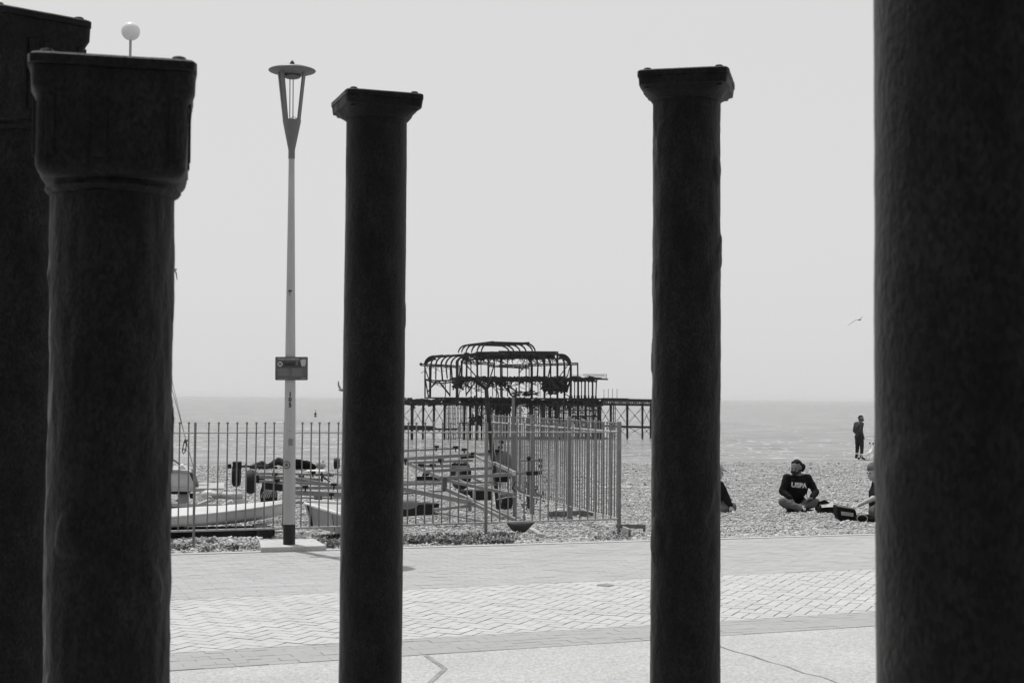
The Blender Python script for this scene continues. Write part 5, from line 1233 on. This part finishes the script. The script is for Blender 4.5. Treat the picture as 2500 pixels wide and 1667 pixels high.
tangle(560, 1000, 290, 60, 34, 6); tangle(1000, 1560, 286, 55, 40, 4); tangle(540, 1300, 492, 75, 80, 3); tangle(230, 500, 350, 60, 16, 14, .06); tangle(230, 500, 486, 60, 14, 14, .07); tangle(560, 1180, 712, 40, 50, 5, .08); tangle(1180, 1830, 712, 45, 60, 3, .08)
mb = MB()
for k in range(10):                                            # sagging floor remains at the left end
    x0 = 225 + 28 * k; mb.bar(pc(x0, 478 + 14 * math.sin(k / 3) , 15), pc(x0 + 30, 478 + 14 * math.sin((k + 1) / 3) - (10 if k > 7 else 0), 14), .28); mb.bar(pc(x0, 482 + 34 * math.sin(k / 3.3), 13), pc(x0 + 30, 482 + 34 * math.sin((k + 1) / 3.3), 13), .22)
pput(mb, 'sagging_joists')
# main deck
mb = MB(); f0 = [pc(240, 642, 0), pc(1860, 652, 0), pc(1860, 668, 0), pc(240, 655, 0)]
mb.add(f0 + [p_ + AV * 2.0 for p_ in f0], [(3, 2, 1, 0), (4, 5, 6, 7), (0, 1, 5, 4), (1, 2, 6, 5), (2, 3, 7, 6), (3, 0, 4, 7)])
mb.bar(pc(1860, 660, 0), pc(2100, 664, 0), .3, .5); mb.bar(pc(2100, 664, 0), pc(2700, 676, 0), .3, .3); pput(mb, 'main_deck')
mb = MB(); debris(mb, -80, 620, 655, 715, 170, (0, 14), (.08, .3), 110, .22); debris(mb, 560, 1180, 655, 712, 330, (0, 10), (.12, .45), 60, .6); debris(mb, 1180, 1860, 668, 720, 330, (0, 10), (.1, .35), 70, .5); debris(mb, 900, 1000, 690, 790, 90, (0, 5), (.15, .5), 40, .9); pput(mb, 'deck_wreckage')
for (x0, y0, x1, y1, h_, a_, st_) in ((1850, 672, 2700, 684, 42, 0, 22), (1850, 668, 2700, 680, 40, 8, 17), (-100, 668, 350, 672, 40, 0, 20), (-100, 674, 330, 680, 34, 9, 17), (350, 700, 1850, 712, 10, 0, 30)):
    mb = MB(); truss(mb, x0, y0, x1, y1, h_, a_, st_, .11, .2); pput(mb, 'lattice_girder')
# piles
def seapt(x, a_): p_ = pc(x, 700, a_); return Vector((p_.x, p_.y, SEA - 1))
piles = [(-60, .5, 2), (100, .62, 0), (203, .45, 3), (302, .5, 0), (402, .5, 3), (430, .22, 5), (452, .16, 8), (480, .3, 4), (497, .3, 1), (526, .15, 9), (555, .12, 9), (585, .55, 0), (600, .2, 5), (635, .4, 2), (655, .2, 6), (697, .68, 0), (712, .3, 6), (745, .45, 5), (770, .2, 9), (805, .42, 2), (825, .5, 0), (850, .2, 8),
         (880, .6, 1), (903, .3, 6), (925, .5, 0), (950, .4, 6), (975, .4, 3), (993, .2, 9), (1060, .4, 2), (1085, .3, 7), (1100, .3, 4), (1175, .3, 4), (1205, .8, 0), (1228, .3, 6), (1262, .3, 3), (1280, .2, 8), (1315, .95, 0), (1338, .3, 6), (1376, .5, 2), (1396, .25, 8), (1440, .85, 0), (1455, .3, 6), (1500, .4, 1), (1516, .3, 5),
         (1560, .6, 0), (1580, .3, 5), (1600, .3, 8), (1636, .6, 0), (1655, .25, 6), (1690, .3, 3), (1710, .45, 0), (1735, .25, 6), (1775, .45, 0), (1795, .25, 5), (1822, .4, 1), (1842, .5, 0), (1195, .22, 9), (1248, .2, 9), (1296, .22, 3), (1355, .2, 9), (1412, .25, 3), (1426, .2, 9), (1475, .22, 4), (1540, .25, 9), (1618, .2, 2), (1672, .22, 9), (1752, .2, 3), (1808, .2, 9), (1832, .22, 7), (1938, .42, 0), (1955, .3, 2), (1975, .3, 4), (2092, .5, 0), (2232, .45, 0), (2312, .5, 3), (2450, .5, 0), (2600, .5, 0)]
for i, (x, w_, a_) in enumerate(piles):
    tpt = pc(x, 700, a_); bt_ = seapt(x + rp_.gauss(0, 2), a_); mb = MB()
    if w_ < .33:                                               # lattice standards
        mb.bar(tpt - BV * .16, bt_ - BV * .16, .13); mb.bar(tpt + BV * .16, bt_ + BV * .16, .13)
        for k in range(8): q1_ = tpt.lerp(bt_, k / 8); mb.bar(q1_ - BV * .14, q1_ + BV * .14, .12)
    else:
        mb.tube([tpt, tpt.lerp(bt_, .1), bt_], [w_ * .62, w_ * .5, w_ * .42], 10); mb.tube([tpt.lerp(bt_, .1), tpt.lerp(bt_, .12)], w_ * .62, 10)
    pput(mb, 'pile', smooth=False)
W = .055
for (xa, xb) in ((-60, 100), (100, 203), (203, 302), (302, 402), (1975, 2092), (2092, 2232), (2232, 2312), (2312, 2450), (1842, 1938), (2450, 2600)):
    mb = MB()
    for (ya, yb_) in ((725, 905), (905, 1010)):
        pbar(mb, xa, ya, xb, yb_, 0, W); pbar(mb, xa, yb_, xb, ya, 0, W); pbar(mb, xa, ya + 10, xb, yb_ - 20, 5, W); pbar(mb, xa, yb_ - 30, xb, ya + 20, 5, W)
    pput(mb, 'tie_rods')
for q_ in ((800, 1150, 720, 960, 60, (0, 10), (.05, .12), 80, 1.1), (560, 800, 715, 900, 25, (0, 10), (.05, .1), 70, 1.2), (840, 1000, 715, 780, 60, (0, 6), (.1, .3), 45, .9), (1180, 1850, 740, 960, 70, (0, 10), (.05, .12), 90, .9), (1180, 1850, 720, 900, 40, (0, 8), (.08, .2), 50, .9), (640, 740, 820, 890, 60, (0, 4), (.15, .4), 40, .8)):
    mb = MB(); debris(mb, *q_); pput(mb, 'bracing')
for (x0, y0, x1, y1, h_) in ((-100, 920, 300, 930, .9), (300, 938, 520, 938, .35), (520, 880, 800, 882, .16), (560, 900, 800, 900, .12), (1850, 908, 2040, 910, .35), (2020, 915, 2700, 928, .45), (1580, 820, 1850, 818, .35), (1200, 760, 1850, 765, .2), (1700, 730, 1850, 730, .2), (1580, 870, 1850, 868, .2)):
    mb = MB(); mb.bar(pc(x0, y0, 0), pc(x1, y1, 0), .3, h_); pput(mb, 'horizontal_girder')
for (x, y) in ((1876, 568), (1916, 566), (1955, 566), (1997, 566)):
    mb = MB(); mb.bar(pc(x, y, 0), pc(x, 660, 0), .09); pput(mb, 'rail_standard')
mb = MB(); mb.bar(pc(1600, 1000, 0), pc(1700, 960, 0), .2); 
# weeds and rubble round the pile feet
b = MB()
for _ in range(160):
    p_ = pc(rp_.uniform(900, 1900), 700, rp_.uniform(0, 10)); p_.z = SEA + .05; b.ball(p_, rp_.uniform(.3, .8), 6, (1.6, 1, .35))
pput(b, 'weed_covered_rubble', mat('wet_weed', .06, .7, .3, .4, 2), True)

# buoy
bq = D(770, 1017, 585); bq.z = SEA
bu = thing('buoy', 'small dark buoy floating on the sea right of the lamp post', 'buoy', bq)
for nm, pr, m_ in (('float', [(.5, -.3), (.62, .1), (.55, .3), (.2, .5)], BURNT), ('tower', [(.16, .45), (.14, .7)], BURNT), ('lantern_cage', [(.2, .68), (.5, .85), (.52, 1.35), (.3, 1.6), (.08, 1.75)], BURNT), ('staff', [(.06, 1.7), (.05, 2.0)], BURNT), ('top_mark', [(.05, 1.98), (.15, 2.1), (.15, 2.4), (.06, 2.7)], BURNT)):
    b = MB(); b.lathe(pr, n=12); o = b.build(nm, m_, bu, True); o.matrix_parent_inverse = Matrix()
# gulls
def gull(c, wl, wr, m, label, body=.2, d=(1, 0, 0)):
    t = thing('gull', label, 'gull', c, None); c0_ = Vector((0, 0, 0)); d = Vector(d).normalized()
    ob = blob('body', [(c0_ - d * body * .5, body * .08, c0_, body * .22), (c0_, body * .22, c0_ + d * body * .6, body * .13)], m, t, body * .06, 2)
    for w_ in (wl, wr):
        b_ = MB(); w_ = [Vector(p_) for p_ in w_]; n_ = len(w_)
        secs = []
        for i, p_ in enumerate(w_):
            ch = body * .5 * (1 - i / n_) + body * .06; dd = Vector((0, 1, 0)) * .5 + d * .5; dd.normalize()
            secs.append([p_ - dd * ch / 2, p_ + Vector((0, 0, .012)), p_ + dd * ch / 2, p_ - Vector((0, 0, .006))])
        b_.sections(secs); o_ = b_.build('wing', m, t, True); o_.matrix_parent_inverse = Matrix()
    return t
g0 = D(2097, 781, 62); f_ = 62 / FPX
gull(g0, [(0, 0, 0), (4 * f_, 0, 3 * f_), (9 * f_, 0, 9 * f_)], [(0, 0, 0), (-9 * f_, 0, -1 * f_), (-27 * f_, 0, -14 * f_)], mat('grey_gull', .22, .8, .2), 'small gull gliding beside the right-hand column', body=.14)
g0 = D(419, 658, 40); f_ = 40 / FPX
gull(g0, [(0, 0, 0), (7 * f_, 0, -2 * f_), (11 * f_, 0, -8 * f_), (14 * f_, 0, -25 * f_)], [(0, 0, 0), (-12 * f_, 0, 3 * f_), (-30 * f_, 0, 10 * f_)], mat('pale_gull', .30, .8, .2), 'gull with a drooping wing emerging from behind the box-headed column', body=.30, d=(-1, .2, 0))
g0 = D(836, 952, 38); f_ = 38 / FPX
gull(g0, [(0, 0, 0), (-6 * f_, 0, 4 * f_), (-9.5 * f_, 0, 12 * f_), (-10 * f_, 0, 21 * f_)], [(0, 0, 0), (12 * f_, 0, 6 * f_), (26 * f_, 0, 9 * f_)], MATS['grey_gull'], 'gull with one raised wing, mostly hidden behind the slender column', body=.20)
# manhole cover and small drain grating in the paving
q_ = P(1478, 1428, .0)
b = MB(); b.lathe([(.075, -.003), (.075, .003), (.065, .004)], (0, 0, 0), 28); o = b.build('manhole_cover', mat('cover_iron', .2, .6, .4, .3, 40), None); o.location = (q_.x, q_.y, .002); tag(o, 'small dark round cover set in the pale herringbone paving', 'manhole cover')

# sea air: far things pale slightly
b = MB(); x0, x1, y0, y1, z0, z1 = -32000, 32000, -82, 31000, -8, 22
b.add([(x0, y0, z0), (x1, y0, z0), (x1, y1, z0), (x0, y1, z0), (x0, y0, z1), (x1, y0, z1), (x1, y1, z1), (x0, y1, z1)], [(3, 2, 1, 0), (4, 5, 6, 7), (0, 1, 5, 4), (1, 2, 6, 5), (2, 3, 7, 6), (3, 0, 4, 7)])
hm = bpy.data.materials.new('haze'); hm.use_nodes = True; n = hm.node_tree; n.nodes.clear()
ou = n.nodes.new('ShaderNodeOutputMaterial'); pv = n.nodes.new('ShaderNodeVolumePrincipled'); n.links.new(pv.outputs[0], ou.inputs['Volume'])
pv.inputs['Color'].default_value = (.95, .95, .95, 1); pv.inputs['Density'].default_value = .00006; pv.inputs['Anisotropy'].default_value = .2
struct(b.build('haze', hm), 'stuff')
